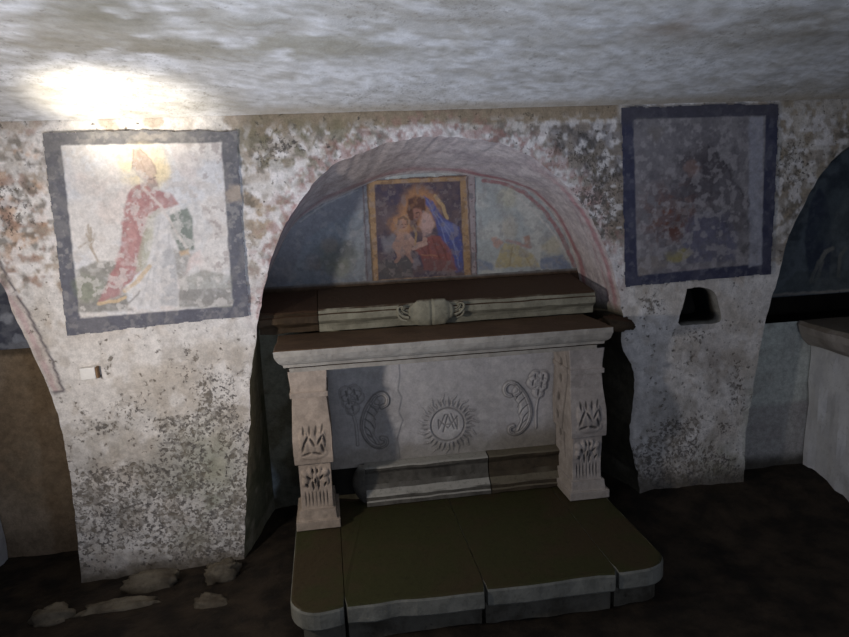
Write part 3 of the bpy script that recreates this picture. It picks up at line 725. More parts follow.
kz = cx_[:, 2] > 1.262
split_build(root, V, F, p.c, [('side_strip', ~a_in & ~a_fr & kz, 'pale painted strip', None), ('painted_frame', a_fr & kz, 'ochre painted frame', None), ('picture', a_in & ~fig & kz, None, None), ('mother_and_child', fig & kz, 'mother in red and blue with child', 2)])

# right niche fresco, left niche fresco
def niche_fresco(poly, Y, base, seed, label, fn):
    V, F = fresco_grid(poly, .006, Y)
    p = Paint(V[:, 0], V[:, 2], base, seed, Y); fn(p)
    P = np.array(poly)
    root = empty('niche_fresco', (P[:, 0].mean(), Y, P[:, 1].min()), label, 'fresco')
    fg = p.fig[F[:, 0]]
    parts = [('background', ~fg, None, None)]
    if fg.any(): parts.append(('painted_figure', fg, 'dim standing figure', None))
    split_build(root, V, F, p.c, parts)
def fr(p):
    c = crop(730, 130, 3.034)
    p.blotch(7, .45, .6, (48, 54, 62), .8, 2); p.blotch(20, .52, .64, (92, 100, 104), .6, 3)
    p.poly(c([(160, 340), (230, 330), (230, 470), (140, 490)]), (100, 112, 118), .6)
    p.poly(c([(245, 220), (270, 170), (300, 220), (310, 330), (300, 450), (240, 450), (225, 340)]), (34, 40, 68), .85, fig=True)
    p.poly(c([(290, 140), (350, 120), (400, 130), (400, 180), (300, 190)]), (36, 44, 56), .7)
    p.blob(c([(330, 220)])[0], .10, (84, 96, 98), .8, .1); p.blob(c([(310, 300)])[0], .12, (72, 84, 86), .7, .1)
    p.line(c([(245, 460), (270, 400), (290, 370), (310, 360)]), (128, 124, 108), .012, .8); p.line(c([(330, 440), (335, 380), (350, 360)]), (120, 118, 104), .012, .7)
    p.line(c([(280, 400), (270, 440), (255, 462)]), (112, 110, 96), .01, .6)
    p.poly(c([(200, 430), (420, 420), (420, 480), (140, 495)]), (66, 74, 70), .6)
    p.fade((92, 100, 104), .2, .6)
    p.line(c([(130, 500), (420, 484)]), (130, 126, 118), .007, .9)
pr = [tuple(q) for q in RB if q[1] > zr0]
niche_fresco([(pr[0][0], zr0)]+pr+[(pr[-1][0], zr0)], YR-.006, (86, 98, 104), 141, 'dark blue-green fresco high in the right-hand niche, cut by the photo edge', fr)
def fl(p):
    p.blotch(8, .42, .56, (58, 66, 92), .9, 2); p.blotch(16, .5, .6, (150, 154, 162), .7, 3)
    p.poly([(-20, 285), (8, 295), (26, 338), (26, 342), (-20, 345)], (58, 64, 92), .5)
    p.fade((120, 120, 124), .3, .6)
    p.blob((6, 318), .05, (168, 170, 176), .8, .03); p.blob((18, 338), .04, (156, 160, 168), .7, .02)
plf = [tuple(q) for q in LB if q[1] > zl]
niche_fresco([(plf[0][0], zl)]+plf+[(plf[-1][0], zl)], YS-.006, (92, 98, 116), 151, 'blue and white fresco fragment in the left-hand niche, at the photo edge', fl)

# ------------------------------------------------------------------ the altar
ALT = (.555, -.05, .165)
altar = empty('altar', ALT, 'carved pale stone altar table with sun emblem on its front, in the arched niche', 'altar')
ZS = .165
MX0, MX1, MY0, MY1 = -.268, 1.338, -.28, .10
prof = [(.060, .942), (.060, .9615), (.078, .963), (.078, .969), (.040, .9705), (.036, .972), (.034, .985), (.022, .992), (.012, 1.003), (.006, 1.016), (.002, 1.026), (.0, 1.030), (.0, 1.056), (.006, 1.060)]
rings = [rect_ring(MX0+o, MX1-o, MY0+o, MY1, z, 0) for o, z in prof]
# finer rings so that worn edges can wander
def fine_ring(x0, x1, y0, y1, z, seed):
    P = []
    for k in range(90): P.append((x0+(x1-x0)*k/90, y0))
    for k in range(20): P.append((x1, y0+(y1-y0)*k/20))
    for k in range(90): P.append((x1-(x1-x0)*k/90, y1))
    for k in range(20): P.append((x0, y1-(y1-y0)*k/20))
    P = np.array(P); w = (fbm(P[:, 0], P[:, 1]+z*3, 9, 3, seed)-.5)*.012
    cxx = (x0+x1)/2
    out = []
    for (x, y), a in zip(P, w):
        out.append((x-a*np.sign(x-cxx)*(.8 if x in (x0, x1) else 0), y+max(a, -.003)*(y == y0), z))
    return out
rings = [fine_ring(MX0+o, MX1-o, MY0+o, MY1, z, 3) for o, z in prof]
Vm, Fm = loft(rings)
mo = mesh_obj('tabletop', Vm, Fm, M_stone, altar); mo['label'] = 'moulded stone tabletop with brown dusty surface'

# front panel with real carved relief
YP = .07
PX0, PX1, PZ0, PZ1 = -.12, 1.25, .335, .943
stp = .0027
xs = np.arange(PX0, PX1, stp); zs = np.arange(PZ0, PZ1, stp)
GX, GZ = np.meshgrid(xs, zs, indexing='ij'); X, Z = GX.ravel(), GZ.ravel()
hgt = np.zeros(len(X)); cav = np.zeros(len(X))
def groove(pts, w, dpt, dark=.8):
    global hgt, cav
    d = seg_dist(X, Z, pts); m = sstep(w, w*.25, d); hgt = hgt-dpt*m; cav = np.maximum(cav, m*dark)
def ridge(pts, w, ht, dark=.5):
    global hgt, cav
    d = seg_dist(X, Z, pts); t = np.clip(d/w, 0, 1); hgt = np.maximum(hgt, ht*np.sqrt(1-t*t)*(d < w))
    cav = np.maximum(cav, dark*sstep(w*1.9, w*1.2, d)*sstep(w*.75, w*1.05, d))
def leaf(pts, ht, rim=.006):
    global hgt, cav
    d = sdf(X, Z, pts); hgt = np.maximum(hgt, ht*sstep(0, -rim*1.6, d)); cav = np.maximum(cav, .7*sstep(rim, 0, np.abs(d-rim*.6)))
scx, scz = atY(448, 424.5, YP)
emb = np.hypot(X-scx, Z-scz) < .19
R1 = .089
nray = 30
for k in range(nray):
    a = 2*math.pi*k/nray+.05; L = .165 if k % 2 == 0 else .145
    ca, sa = math.cos(a), math.sin(a); ta, tb = -sa, ca
    wv = .010
    pts_ = [(scx+ca*r+ta*wv*math.sin((r-.1)*70)*(1 if k % 2 == 0 else .3), scz+sa*r+tb*wv*math.sin((r-.1)*70)*(1 if k % 2 == 0 else .3)) for r in np.linspace(.104, L, 7)]
    for i in range(6):
        ridge(pts_[i:i+2], .0080*(1-i/6.6)+.002, .006*(1-i/9), .5)
    b = a+math.pi/nray
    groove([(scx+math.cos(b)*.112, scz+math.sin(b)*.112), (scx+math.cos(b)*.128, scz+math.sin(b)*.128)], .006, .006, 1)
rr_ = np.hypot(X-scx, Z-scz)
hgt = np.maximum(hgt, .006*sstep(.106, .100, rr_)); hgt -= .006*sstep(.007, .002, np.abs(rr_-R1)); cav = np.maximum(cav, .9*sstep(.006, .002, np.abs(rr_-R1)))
hgt -= .002*sstep(R1, R1-.01, rr_)
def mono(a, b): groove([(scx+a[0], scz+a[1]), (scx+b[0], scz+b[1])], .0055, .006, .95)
for a, b in (((-.012, .055), (-.048, -.02)), ((.004, .055), (-.026, -.038)), ((-.012, .055), (.004, .055)), ((.004, .05), (.034, -.028)), ((.02, .058), (.052, -.03)), ((-.020, .0), (.018, .0)),
             ((.052, .03), (.052, -.03)), ((-.048, -.02), (-.048, .03)), ((-.048, .03), (.002, -.02)), ((.002, -.02), (.052, .04))):
    mono(a, b)
# scrolls: left drawn from the photo, right mirrored about the sun
sl = crop(280, 360, 3.54)
Lpx = [sl([(345, 165), (330, 160), (325, 145), (340, 125), (362, 118), (380, 132), (378, 155), (360, 166)]),
       sl([(335, 128), (312, 160), (296, 200), (292, 240), (305, 275), (330, 300), (355, 306), (374, 296), (374, 280), (360, 276)])]
LS = [smooth_line(pl(a, YP), 5) for a in Lpx]
flow = sl([(232, 118), (262, 112), (240, 145), (255, 170), (272, 132)])
stem = sl([(250, 175), (262, 205), (270, 240), (275, 300)])
def mir(P): return [(2*scx-x, z) for x, z in P]
scroll_masks = []
for side in (0, 1):
    f = (lambda P: P) if side == 0 else mir
    body = f(smooth_line(pl(sl([(335, 128), (312, 160), (296, 200), (292, 240), (305, 275), (330, 300), (355, 306), (345, 285), (330, 262), (336, 232), (330, 205), (345, 180), (352, 150)]), YP), 4))
    leaf(body, .007, .005)
    for s_ in LS: ridge(f(s_), .010, .012, .8)
    for s_ in LS: groove(f(s_), .0035, .004, .9)
    for q_ in (sl([(318, 160), (334, 172), (344, 186)]), sl([(308, 182), (328, 196), (338, 212)]), sl([(300, 208), (322, 224), (334, 242)]), sl([(300, 236), (318, 252), (326, 272)]), sl([(308, 262), (328, 276), (340, 296)])):
        groove(f(smooth_line(pl(q_, YP), 4)), .005, .007, 1)
    for fx, fz in pl(flow, YP):
        ang = np.linspace(0, 2*np.pi, 16)[:-1]
        leaf(f([(fx+.033*math.cos(t)*(1+.12*math.cos(3*t)), fz+.036*math.sin(t)) for t in ang]), .011)
        groove(f([(fx, fz+.012), (fx+.004, fz-.012)]), .007, .009, 1)
    ridge(f(smooth_line(pl(stem, YP), 4)), .006, .006, .6)
    x0s = min(q[0] for s_ in LS for q in s_); P = f([(x0s-.14, .60), (x0s+.13, .60), (x0s+.13, .93), (x0s-.14, .93)])
    scroll_masks.append(inside(X, Z, P))
# left: narrow raised edge of a cracked veneer
crk = pl([(399, 377), (397, 390), (401, 398), (398, 412), (402, 420), (396, 440), (398, 448)], YP)
hgt -= .004*sstep(0, .01, X-np.interp(Z, [q[1] for q in crk][::-1], [q[0] for q in crk][::-1]))*sstep(.9, .8, X)
hgt += .003*(fbm(X, Z, 8, 4, 60)-.5)+.0015*(fbm(X, Z, 60, 3, 61)-.5)
q = Paint(X, Z, (186, 181, 179), 161)
q.blotch(4, .45, .62, (168, 163, 160), .8, 2); q.blotch(16, .53, .66, (196, 191, 187), .6, 3)
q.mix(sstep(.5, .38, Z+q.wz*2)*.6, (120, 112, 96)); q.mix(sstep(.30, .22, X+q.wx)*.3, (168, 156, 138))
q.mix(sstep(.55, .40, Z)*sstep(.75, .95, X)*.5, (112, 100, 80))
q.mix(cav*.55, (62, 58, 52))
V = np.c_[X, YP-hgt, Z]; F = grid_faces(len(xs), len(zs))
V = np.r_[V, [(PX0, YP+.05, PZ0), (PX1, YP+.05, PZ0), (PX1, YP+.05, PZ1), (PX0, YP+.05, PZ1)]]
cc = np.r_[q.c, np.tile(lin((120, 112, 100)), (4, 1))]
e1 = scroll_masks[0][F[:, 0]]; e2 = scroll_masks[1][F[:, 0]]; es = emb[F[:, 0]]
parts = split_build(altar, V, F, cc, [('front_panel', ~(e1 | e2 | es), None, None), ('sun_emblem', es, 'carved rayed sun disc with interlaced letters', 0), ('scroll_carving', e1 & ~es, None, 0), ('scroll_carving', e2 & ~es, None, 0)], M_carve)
# plinth below the panel, two stones with a joint, rounded scroll at the left end
def sweep(name, x0, x1, profile, mat, parent, n=60, seed=1, amp=.004, yb=.118):
    rings = []
    for k in range(n+1):
        x = x0+(x1-x0)*k/n
        r = []
        for y, z in profile:
            w = (vnoise(np.array([x*14.0]), np.array([z*60.0+seed*7]))[0]-.5)*amp*2
            r.append((x, y+w, z+w*.3))
        r += [(x, yb, profile[-1][1]), (x, yb, profile[0][1])]
        rings.append(r)
    Vv, Ff = loft(rings)
    return mesh_obj(name, Vv, Ff, mat, parent)
M_pl = stone_mat('dark_plinth_stone', (92, 88, 80), (64, 60, 54), pit=(50, 46, 40), top=(158, 154, 144), scale=12)  # dark body, paler on upward faces
M_pl2 = stone_mat('brown_plinth_stone', (70, 60, 46), (50, 43, 33), pit=(44, 38, 30), top=(104, 96, 80), scale=12)
pp = [(-.045, ZS), (-.045, .183), (-.034, .187), (-.034, .205), (-.026, .212), (-.002, .235), (.012, .258), (.018, .312), (.012, .322), (.004, .330), (.002, .344), (.012, .350), (.062, .356)]
xj = atY(490, 470, -.02)[0]
p1 = sweep('plinth', .118, xj-.003, pp, M_pl, altar); p1['label'] = 'grey moulded base course'
p2 = sweep('plinth', xj+.003, 1.17, pp, M_pl2, altar); p2['label'] = 'brown stained base course'
# scroll end of the plinth
rings = []
for k in range(25):
    z = ZS+.19*k/24; w = .055*math.sin(math.pi*min(1, max(0, (k+1)/26)))**.7+.012
    rings.append([(.118-w*math.cos(a), .045-.075*math.sin(a)*(.5+.5*w/.06), z) for a in np.linspace(0, math.pi/2, 8)]+[(.118, .045, z)])
Vv, Ff = loft(rings)
mesh_obj('scroll_end', Vv, Ff, M_pl, altar, smooth=False)
# core behind the panel, shadow put into its near-black colour
bevel(mesh_obj('core', *loft([rect_ring(-.12, 1.24, YP+.052, .32, ZS), rect_ring(-.12, 1.24, YP+.052, .32, .94)]), M_dark, altar), .004)

# the console legs
def leg(cxl, inner, tint, name_lab):
    root = empty('leg', (cxl-ALT[0], -.12-ALT[1], ZS-ALT[2]), None, None); root.parent = altar; root['label'] = name_lab
    zz = np.unique(np.r_[np.linspace(ZS, .941, 190), [.206, .207, .256, .257, .492, .493, .812, .813, .836, .837]])
    def yfront(z):
        return np.interp(z, [ZS, .206, .207, .256, .257, .30, .36, .42, .492, .493, .52, .58, .64, .70, .74, .812, .813, .836, .837, .86, .90, .941],
                         [-.232, -.232, -.216, -.212, -.196, -.190, -.192, -.200, -.206, -.222, -.228, -.226, -.218, -.205, -.196, -.190, -.204, -.206, -.196, -.192, -.196, -.200])
    def half(z):
        return np.interp(z, [ZS, .206, .207, .256, .257, .492, .493, .62, .72, .812, .813, .836, .837, .941], [.104, .104, .090, .086, .075, .075, .090, .092, .086, .080, .088, .089, .082, .090])
    NF, NS = 54, 34; yb = YP-.014
    U = []; V = []; part = []
    dark = []
    for z in zz:
        yf, h = float(yfront(z)), float(half(z))
        for k in range(NS): t = k/NS; V.append((cxl-h, yb+(yf-yb)*t, z)); U.append((0, t, z))
        for k in range(NF): t = k/NF; V.append((cxl-h+2*h*t, yf, z)); U.append((1, t, z))
        for k in range(NS+1): t = k/NS; V.append((cxl+h, yf+(yb-yf)*t, z)); U.append((2, t, z))
    V = np.array(V); U = np.array(U); fr_ = U[:, 0] == 1
    hx = (U[:, 1]-.5)*2*.09; hz = U[:, 2]
    dep = np.zeros(len(V)); cv = np.zeros(len(V))
    def cut_(x, z, rx, rz, tilt, dp, msk=fr_):
        nonlocal dep, cv
        ct, st_ = math.cos(tilt), math.sin(tilt)
        dx = (hx-x)*ct+(hz-z)*st_; dz = -(hx-x)*st_+(hz-z)*ct
        r = np.sqrt((dx/rx)**2+(dz/rz)**2); mm = sstep(1.15, .5, r)*msk
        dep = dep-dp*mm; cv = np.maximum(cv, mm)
    def raise_(x, z, rx, rz, tilt, ht, msk=fr_):
        nonlocal dep
        ct, st_ = math.cos(tilt), math.sin(tilt)
        dx = (hx-x)*ct+(hz-z)*st_; dz = -(hx-x)*st_+(hz-z)*ct
        r = np.sqrt((dx/rx)**2+(dz/rz)**2); dep = np.maximum(dep, ht*np.sqrt(np.clip(1-r*r, 0, 1))*msk)
    # upper tongue: leaf lobes with deep drill cuts
    for s in (-1, 0, 1):
        raise_(s*.034, .595, .026, .065, s*-.2, .012)
    raise_(0, .545, .07, .03, 0, .007)
    for x, z, t in ((-.040, .600, .15), (-.012, .600, 0), (.018, .600, -.1), (.048, .605, -.2), (-.030, .562, -.5), (0, .556, .5), (.034, .562, -.5), (.056, .565, .2), (-.044, .535, -.3), (.046, .53, .3)):
        cut_(x, .555+(z-.555)*1.25+.045, .0062, .025, t, .015)
    for x in (-.03, .02): cut_(x, .545, .026, .0065, .3 if x < 0 else -.3, .008)
    # lower acanthus: flared leaves over fluted stems
    for s in (-1, 1):
        raise_(s*.052, .435, .030, .020, s*.5, .016); raise_(s*.024, .440, .018, .030, -s*.2, .014); raise_(s*.058, .40, .018, .03, s*.3, .010)
    raise_(0, .42, .012, .05, 0, .012)
    for x, z, t, rz in ((-.036, .415, .6, .02), (.036, .415, -.6, .02), (-.015, .37, .1, .026), (.017, .37, -.1, .026), (-.05, .375, .5, .016), (.055, .375, -.4, .016), (-.012, .448, .3, .012), (.014, .448, -.3, .012), (0, .395, 0, .02)):
        cut_(x, z, .006, rz, t, .016)
    for x in (-.062, -.042, -.022, .0, .022, .042, .062): cut_(x, .305, .0035, .045, 0, .005)
    # inner side: a sunk scroll outline with tear drops
    sd = 2 if inner > 0 else 0
    ms = (U[:, 0] == sd)
    ty = np.where(U[:, 0] == 2, U[:, 1], 1-U[:, 1])    # 0 at the front edge
    edge = np.minimum(np.abs(ty-.10), np.abs(ty-.92)); mm = ms*(hz > .34)*(hz < .90)
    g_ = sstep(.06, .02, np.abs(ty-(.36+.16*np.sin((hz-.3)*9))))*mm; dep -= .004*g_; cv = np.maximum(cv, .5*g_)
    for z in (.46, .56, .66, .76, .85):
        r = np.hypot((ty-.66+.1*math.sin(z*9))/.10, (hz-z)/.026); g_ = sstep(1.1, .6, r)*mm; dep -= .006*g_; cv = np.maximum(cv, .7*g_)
    nrm = np.zeros_like(V); nrm[fr_, 1] = -1; nrm[U[:, 0] == 0, 0] = -1; nrm[U[:, 0] == 2, 0] = 1
    wr = .004*(fbm(V[:, 0]+V[:, 1], V[:, 2], 16, 3, 70)-.5)
    V = V+nrm*(dep+wr)[:, None]
    q = Paint(V[:, 0]+V[:, 1], V[:, 2], tint, 171, None)
    q.blotch(9, .48, .62, tuple(x*.9 for x in tint), .7, 2); q.blotch(26, .55, .66, tuple(min(255, x*1.07) for x in tint), .6, 3)
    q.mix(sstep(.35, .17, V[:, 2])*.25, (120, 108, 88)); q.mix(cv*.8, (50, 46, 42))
    nring = 2*NS+NF+1
    F = []
    I, J = np.meshgrid(np.arange(len(zz)-1), np.arange(nring-1), indexing='ij')
    F = np.stack([I*nring+J, I*nring+J+1, (I+1)*nring+J+1, (I+1)*nring+J], -1).reshape(-1, 4)
    zc = V[F][:, :, 2].mean(1); xr = U[F[:, 0]]
    base = zc < .2565; capm = zc > .8125; acn = (xr[:, 0] == 1) & (zc > .335) & (zc < .490); ton = (xr[:, 0] == 1) & (zc > .495) & (zc < .69)
    split_build(root, V, F, q.c, [('shaft', ~(base | capm | acn | ton), None, None), ('base', base, 'stepped block base', None), ('capital', capm, 'plain moulded top block', None), ('acanthus_carving', acn, None, None), ('leaf_carving', ton, None, None)], M_carve)
leg(-.126, 1, (164, 148, 133), 'left console leg')
leg(1.236, -1, (164, 154, 146), 'right console leg')

# ------------------------------------------------------------------ shelf (gradine) on the back of the altar
shelf = empty('altar_shelf', (.58, .2, 1.06), 'grey moulded stone shelf with oval cartouche behind the altar tabletop', 'shelf')
gp = [(.125, 1.0605), (.125, 1.085), (.118, 1.10), (.098, 1.112), (.088, 1.12), (.088, 1.15), (.096, 1.156), (.096, 1.172), (.104, 1.180), (.16, 1.190), (.47, 1.235)]
xsp = -.065
s2 = sweep('shelf_stone', xsp+.004, 1.40, gp, M_shelf, shelf, n=90, seed=5, amp=.004, yb=.475); s2['label'] = 'pale grey shelf stone'
gp2 = [(y+.012, z-.006*(z > 1.09)) for y, z in gp]
gp2[0] = (.137, 1.0605)
s1 = sweep('shelf_stone', -.36, xsp, gp2, M_brown, shelf, n=30, seed=8, amp=.010, yb=.475); s1['label'] = 'rough shelf end with shade put into its dark colour'  # left end coloured dark for the shadow lying on it
ctx, ctz = atY(431.5, 312, .075)
nu, nv = 40, 26
Vv = []; a_, b_ = .122, .068
for i in range(nu):
    for j in range(nv):
        s = -1+2*i/(nu-1); t = -1+2*j/(nv-1)
        r = abs(s)**3+abs(t)**2.4
        x = ctx+s*a_; z = ctz+t*b_*(1-.12*s*s)*(math.sqrt(max(0, 1-abs(s)**3.2)) if abs(s) > .6 else 1)
        hh = .034*math.sqrt(max(0, 1-min(1, s*s*.95)))*math.sqrt(max(0, 1-min(1, t*t*.9)))
        hh -= .010*math.exp(-(s/.045)**2)+.004*math.exp(-((abs(s)-.78)/.05)**2)
        Vv.append((x, .088-hh, z))
co_ = mesh_obj('cartouche', Vv, grid_faces(nu, nv), M_shelf, shelf, smooth=True); co_['label'] = 'rounded stone cartouche split by a vertical groove'
def curl(sx):
    V = []; Fc = []
    base = [(0, -.02), (.03, -.01), (.052, .012), (.05, .034), (.03, .038), (.022, .022)]
    for bl_, (ox, oz, k) in enumerate(((0, 0, 1), (.012, -.022, .75), (.002, .014, .6))):
        P = smooth_line([(ctx+sx*(a_-.004+ox+k*x), ctz+oz+k*z) for x, z in base], 5)
        n = len(P)
        for i, (x, z) in enumerate(P):
            rad = .010*k*(1-.5*i/n)
            tx, tz = P[min(i+1, n-1)][0]-P[max(i-1, 0)][0], P[min(i+1, n-1)][1]-P[max(i-1, 0)][1]
            L = math.hypot(tx, tz)+1e-9; nx_, nz_ = -tz/L, tx/L
            for a in np.linspace(0, 2*np.pi, 9)[:-1]:
                V.append((x+nx_*rad*math.cos(a), .080-rad*1.3*math.sin(a), z+nz_*rad*math.cos(a)))
        b0 = len(V)-n*8
        for i in range(n-1):
            for j in range(8): Fc.append((b0+i*8+j, b0+i*8+(j+1) % 8, b0+(i+1)*8+(j+1) % 8, b0+(i+1)*8+j))
        Fc.append(tuple(b0+j for j in range(8))); Fc.append(tuple(b0+(n-1)*8+j for j in range(8))[::-1])
    return mesh_obj('leaf_curl', V, Fc, M_shelf, shelf, smooth=True)
curl(-1); curl(1)

# ------------------------------------------------------------------ step
M_foot = stone_mat('dark_step_foot', (92, 88, 78), (62, 57, 48), pit=(36, 32, 27), scale=9)
step = empty('altar_step', (.55, -.45, 0), 'low stone step with mossy top and pale front edge before the altar', 'step')
SX0, SX1, SY0, SY1 = -.238, 1.338, -.895, .055
def stone_block(name, poly, z0, z1, lip, lab, seed):
    """block from a plan polygon: rounded lip at the top, slightly inset foot"""
    P = np.array(resample(poly+[poly[0]], 90))[:-1]; c0 = P.mean(0)
    rings = []
    for ins, z in ((.055, z0), (.05, z1-.092), (.046, z1-.086), (.006, z1-.082), (0, z1-.074), (0, z1-.014), (.004, z1-.005), (.012, z1)):
        r = []
        for i, (x, y) in enumerate(P):
            dx, dy = 0, 0
            if y < SY0+.18 or x < SX0+.02 or x > SX1-.02:
                if lip: dy = ins if y < SY0+.10 else 0; dx = ins if x < SX0+.04 else (-ins if x > SX1-.04 else 0)
            if y < SY0+.05:
                for j_ in jx:
                    if abs(x-j_) < .004: dx = .004 if x > j_ else -.004
            n_ = (vnoise(np.array([x*11.0+seed]), np.array([y*11.0+z*9]))[0]-.5)*.012
            r.append((x+dx, y+dy+n_*(y < SY0+.1), z+n_*.4))
        rings.append(r)
    V, Fc = loft(rings)
    mi = [1 if max(V[i][2] for i in f) < z1-.080 else 0 for f in Fc]
    o = mesh_obj(name, V, Fc, [M_step, M_foot], step, mi=mi)
    if lab: o['label'] = lab
    return o
jx = [atZ(345, 609, ZS)[0], atZ(487, 589, ZS)[0], atZ(616, 568, ZS)[0]]
gpz = .0015
yin = -.50
def arcpts(cx_, cy_, r, a0, a1, n=8): return [(cx_+r*math.cos(math.radians(a0+(a1-a0)*k/n)), cy_+r*math.sin(math.radians(a0+(a1-a0)*k/n))) for k in range(n+1)]
r_ = .115
stone_block('corner_stone', [(SX0, SY1), (SX0, yin)]+arcpts(SX0+r_, SY0+r_, r_, 180, 270)+[(jx[0]-gpz, SY0+.012), (jx[0]-gpz, SY1)], -.03, ZS-.006, True, 'left rounded corner stone', 1)
stone_block('edge_stone', [(jx[0]+gpz, SY1), (jx[0]+gpz, SY0+.012), (jx[1]-gpz, SY0), (jx[1]-gpz, SY1)], -.03, ZS-.005, True, 'left front stone', 2)
stone_block('edge_stone', [(jx[1]+gpz, SY1), (jx[1]+gpz, SY0+.004), (jx[2]-gpz, SY0), (jx[2]-gpz, SY1)], -.03, ZS-.006, True, 'right front stone', 3)
stone_block('corner_stone', [(jx[2]+gpz, SY1), (jx[2]+gpz, SY0+.01)]+arcpts(SX1-r_, SY0+r_+.01, r_, 270, 360)+[(SX1, SY1)], -.03, ZS-.006, True, 'right rounded corner stone', 4)

# ------------------------------------------------------------------ blocks in the side niches
def side_altar(name, x0, x1, ztop, mats, label, yb, overhang):
    root = empty(name, ((x0+x1)/2, -.1, 0), label, 'altar')
    y0, y1 = -.62, yb-.004
    def ring(ox, oy, z, seed):
        P = []
        for k in range(24): P.append((x0-ox, y1+(y0-oy-y1)*k/24))
        for k in range(24): P.append((x0-ox+(x1-x0+2*ox)*k/24, y0-oy))
        for k in range(24): P.append((x1+ox, y0-oy+(y1-y0+oy)*k/24))
        for k in range(24): P.append((x1+ox-(x1-x0+2*ox)*k/24, y1))
        out = []
        for i, (x, y) in enumerate(P):
            n = (vnoise(np.array([x*9+y*13.0]), np.array([z*7.0+seed]))[0]-.5)*.03
            out.append((x+n, y+(n if y < y1-.01 else 0), z+n*.25))
        return out
    V, Fc = loft([ring(0, 0, z, 1) for z in np.linspace(-.16, ztop-.145, 14)])
    o = mesh_obj('base', V, Fc, mats[0], root)
    V, Fc = loft([ring(.01, .01, ztop-.145, 4), ring(overhang*.7, .05, ztop-.11, 4), ring(overhang+.01, .06, ztop-.06, 4), ring(overhang+.02, .06, ztop-.02, 4), ring(overhang, .05, ztop, 4)])
    mesh_obj('top_slab', V, Fc, mats[1], root)
    return root
xb_ = atZ(830, 503, 0)[0]
M_slab = stone_mat('worn_grey_slab', (150, 144, 138), (126, 120, 114), pit=(96, 90, 84), top=(110, 102, 92), scale=6)
side_altar('side_altar', atY(806, 450, .12)[0], 3.9, .925, (M_white, M_slab), 'whitewashed block altar with worn grey slab in the right-hand niche', YR, .08)
side_altar('side_altar', -3.2, -1.80, .62, (M_white, M_slab), 'whitewashed block edge standing in the left-hand niche at the photo edge', YS, .0)

# ------------------------------------------------------------------ small things
# rough stone impost to the right of the tabletop
def rock(name, cx_, cy_, cz_, rx, ry, rz, mat, label, seed, rot=0, cat='stone', group=None):
    V = []; nu, nv = 26, 16
    n = nu
    r = np.random.RandomState(seed); o1 = r.rand(3)*20
    Vs = []
    for j in range(nv+1):
        th = math.pi*j/nv
        for i in range(nu):
            ph = 2*math.pi*i/nu
            d = Vector((math.sin(th)*math.cos(ph), math.sin(th)*math.sin(ph), math.cos(th)))
            a = [math.copysign(abs(c_)**.7, c_) for c_ in d]
            nn = 1+.42*(fbm(np.array([d.x*1.3+o1[0]+d.z]), np.array([d.y*1.3+o1[1]+d.z*.7]), 2.2, 5)[0]-.5)*2
            x, y, z = a[0]*rx*nn, a[1]*ry*nn, a[2]*rz*nn
            Vs.append((x*math.cos(rot)-y*math.sin(rot)+cx_, x*math.sin(rot)+y*math.cos(rot)+cy_, z+cz_))
    Fs = []
    for j in range(nv):
        for i in range(nu): Fs.append((j*nu+i, (j+1)*nu+i, (j+1)*nu+(i+1) % nu, j*nu+(i+1) % nu))
    V = np.array(Vs); off = np.array((cx_, cy_, cz_-rz))
    o = mesh_obj(name, V-off, Fs, mat, smooth=True); o.location = off
    return tag(o, label, cat, group)
ix, iz = atY(629, 324, -.02)
rock('impost_stone', ix-.035, .05, iz-.005, .085, .075, .040, M_brown, 'brown rough stone jutting from the wall at the right foot of the arch', 4)
# small white block on the left pier
tx, tz = atY(89, 373.5, -.02)
root = empty('wall_tag', (tx, 0, tz), 'small white block sticking out of the wall under the left fresco', 'wall block')
V, Fc = loft([[(x+tx, y, z+tz) for x, y, z in ((-.036, -.030, -.028), (.032, -.030, -.026), (.032, .006, -.026), (-.036, .006, -.028))],
              [(x+tx, y, z+tz) for x, y, z in ((-.038, -.030, .028), (.030, -.030, .030), (.030, .006, .030), (-.038, .006, .028))]])
bevel(mesh_obj('block', V, Fc, M_tag, root), .003)
V, Fc = loft([[(x+tx, y, z+tz) for x, y, z in ((.0325, -.028, -.024), (.040, -.024, -.024), (.040, .006, -.024), (.0325, .006, -.024))],
              [(x+tx, y, z+tz) for x, y, z in ((.0315, -.028, .028), (.038, -.024, .028), (.038, .006, .028), (.0315, .006, .028))]])
s_ = mesh_obj('side', V, Fc, stone_mat('shaded_tag_side', (140, 112, 84), (120, 94, 70)), root); s_['label'] = 'side with shade put into its brown colour'  # thin piece that paints the block's shaded side brown
# rubble at the foot of the left pier
def rk(px, z, rx, ry, rz, lab, seed, rot=0):
    x, y = atZ(*px, z); rock('rubble_stone', x, y, z, rx, ry, rz, M_rock, lab, seed, rot, 'stone', 'rubble stones under the left pier')
rk((150, 583), -.05, .13, .05, .05, 'long pale rubble stone lying close under the left pier', 1, .15)
rk((120, 611), -.07, .17, .05, .05, 'longest flat rubble stone, in front of the pale one', 2, .1)
rk((222, 572), -.04, .08, .05, .05, 'grey lump of rubble at the right corner of the left pier', 3, .3)
rk((52, 622), -.07, .09, .06, .06, 'dark rounded rubble lump at the left end of the row', 5, .4)
rk((212, 606), -.06, .08, .05, .045, 'low dark rubble stone right of the long flat one', 6, -.2)

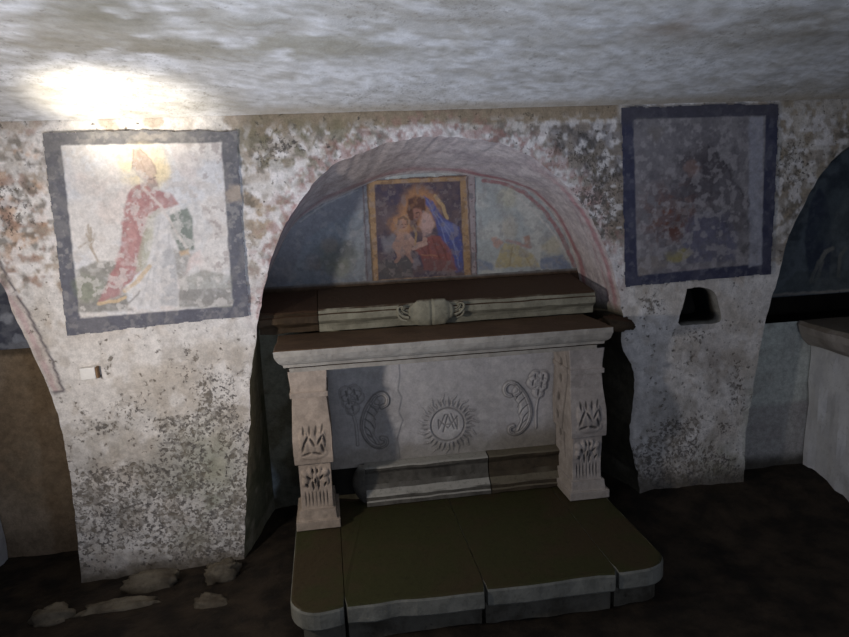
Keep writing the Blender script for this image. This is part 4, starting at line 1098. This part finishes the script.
# ------------------------------------------------------------------ light
def spot(name, loc, target, power, color, size, blend, rad):
    L = bpy.data.lights.new(name, 'SPOT'); L.energy = power; L.color = color; L.spot_size = math.radians(size); L.spot_blend = blend; L.shadow_soft_size = rad
    o = bpy.data.objects.new(name, L); col.objects.link(o); o.location = loc
    o.rotation_euler = (Vector(target)-Vector(loc)).to_track_quat('-Z', 'Y').to_euler(); return o
def area(name, loc, target, power, color, sx, sy):
    L = bpy.data.lights.new(name, 'AREA'); L.shape = 'RECTANGLE'; L.size = sx; L.size_y = sy; L.energy = power; L.color = color
    o = bpy.data.objects.new(name, L); col.objects.link(o); o.location = loc
    o.rotation_euler = (Vector(target)-Vector(loc)).to_track_quat('-Z', 'Y').to_euler(); return o
spot('floor_lamp_key', (-1.40, -1.42, 1.2), (.4, .3, 1.6), 76, (1, .93, .87), 150, 1, .06)
spot('ceiling_lamp_hot', (-1.28, -.82, 1.48), (-.84, -.14, 2.175), 125, (1, .92, .76), 40, .95, .08)
spot('vault_fill', (-.1, -1.9, .35), (.0, -1.5, 2.4), 140, (.64, .76, 1.0), 144, 1, .3)  # unseen cool spot added as fill to brighten the ceiling
area('cool_front_fill', (.6, -4.9, 1.1), (.5, 0, 1.0), 27, (.66, .76, 1.0), 4.2, 1.3)  # unseen cool fill added behind the camera, no doorway there
w = bpy.data.worlds.new('dim_world'); bpy.context.scene.world = w; w.use_nodes = True
w.node_tree.nodes['Background'].inputs[0].default_value = (.5, .6, .8, 1); w.node_tree.nodes['Background'].inputs[1].default_value = .02

# ------------------------------------------------------------------ camera
cd = bpy.data.cameras.new('camera'); cd.sensor_width = 36; cd.lens = FOC/W*36; cd.clip_start = .05
co = bpy.data.objects.new('camera', cd); col.objects.link(co)
m = Matrix.Identity(4)
for i in range(3): m[i][0] = R_[i]; m[i][1] = U_[i]; m[i][2] = -F_[i]; m[i][3] = CAM[i]
co.matrix_world = m
sc = bpy.context.scene; sc.camera = co
sc.view_settings.view_transform = 'Standard'; sc.view_settings.look = 'None'
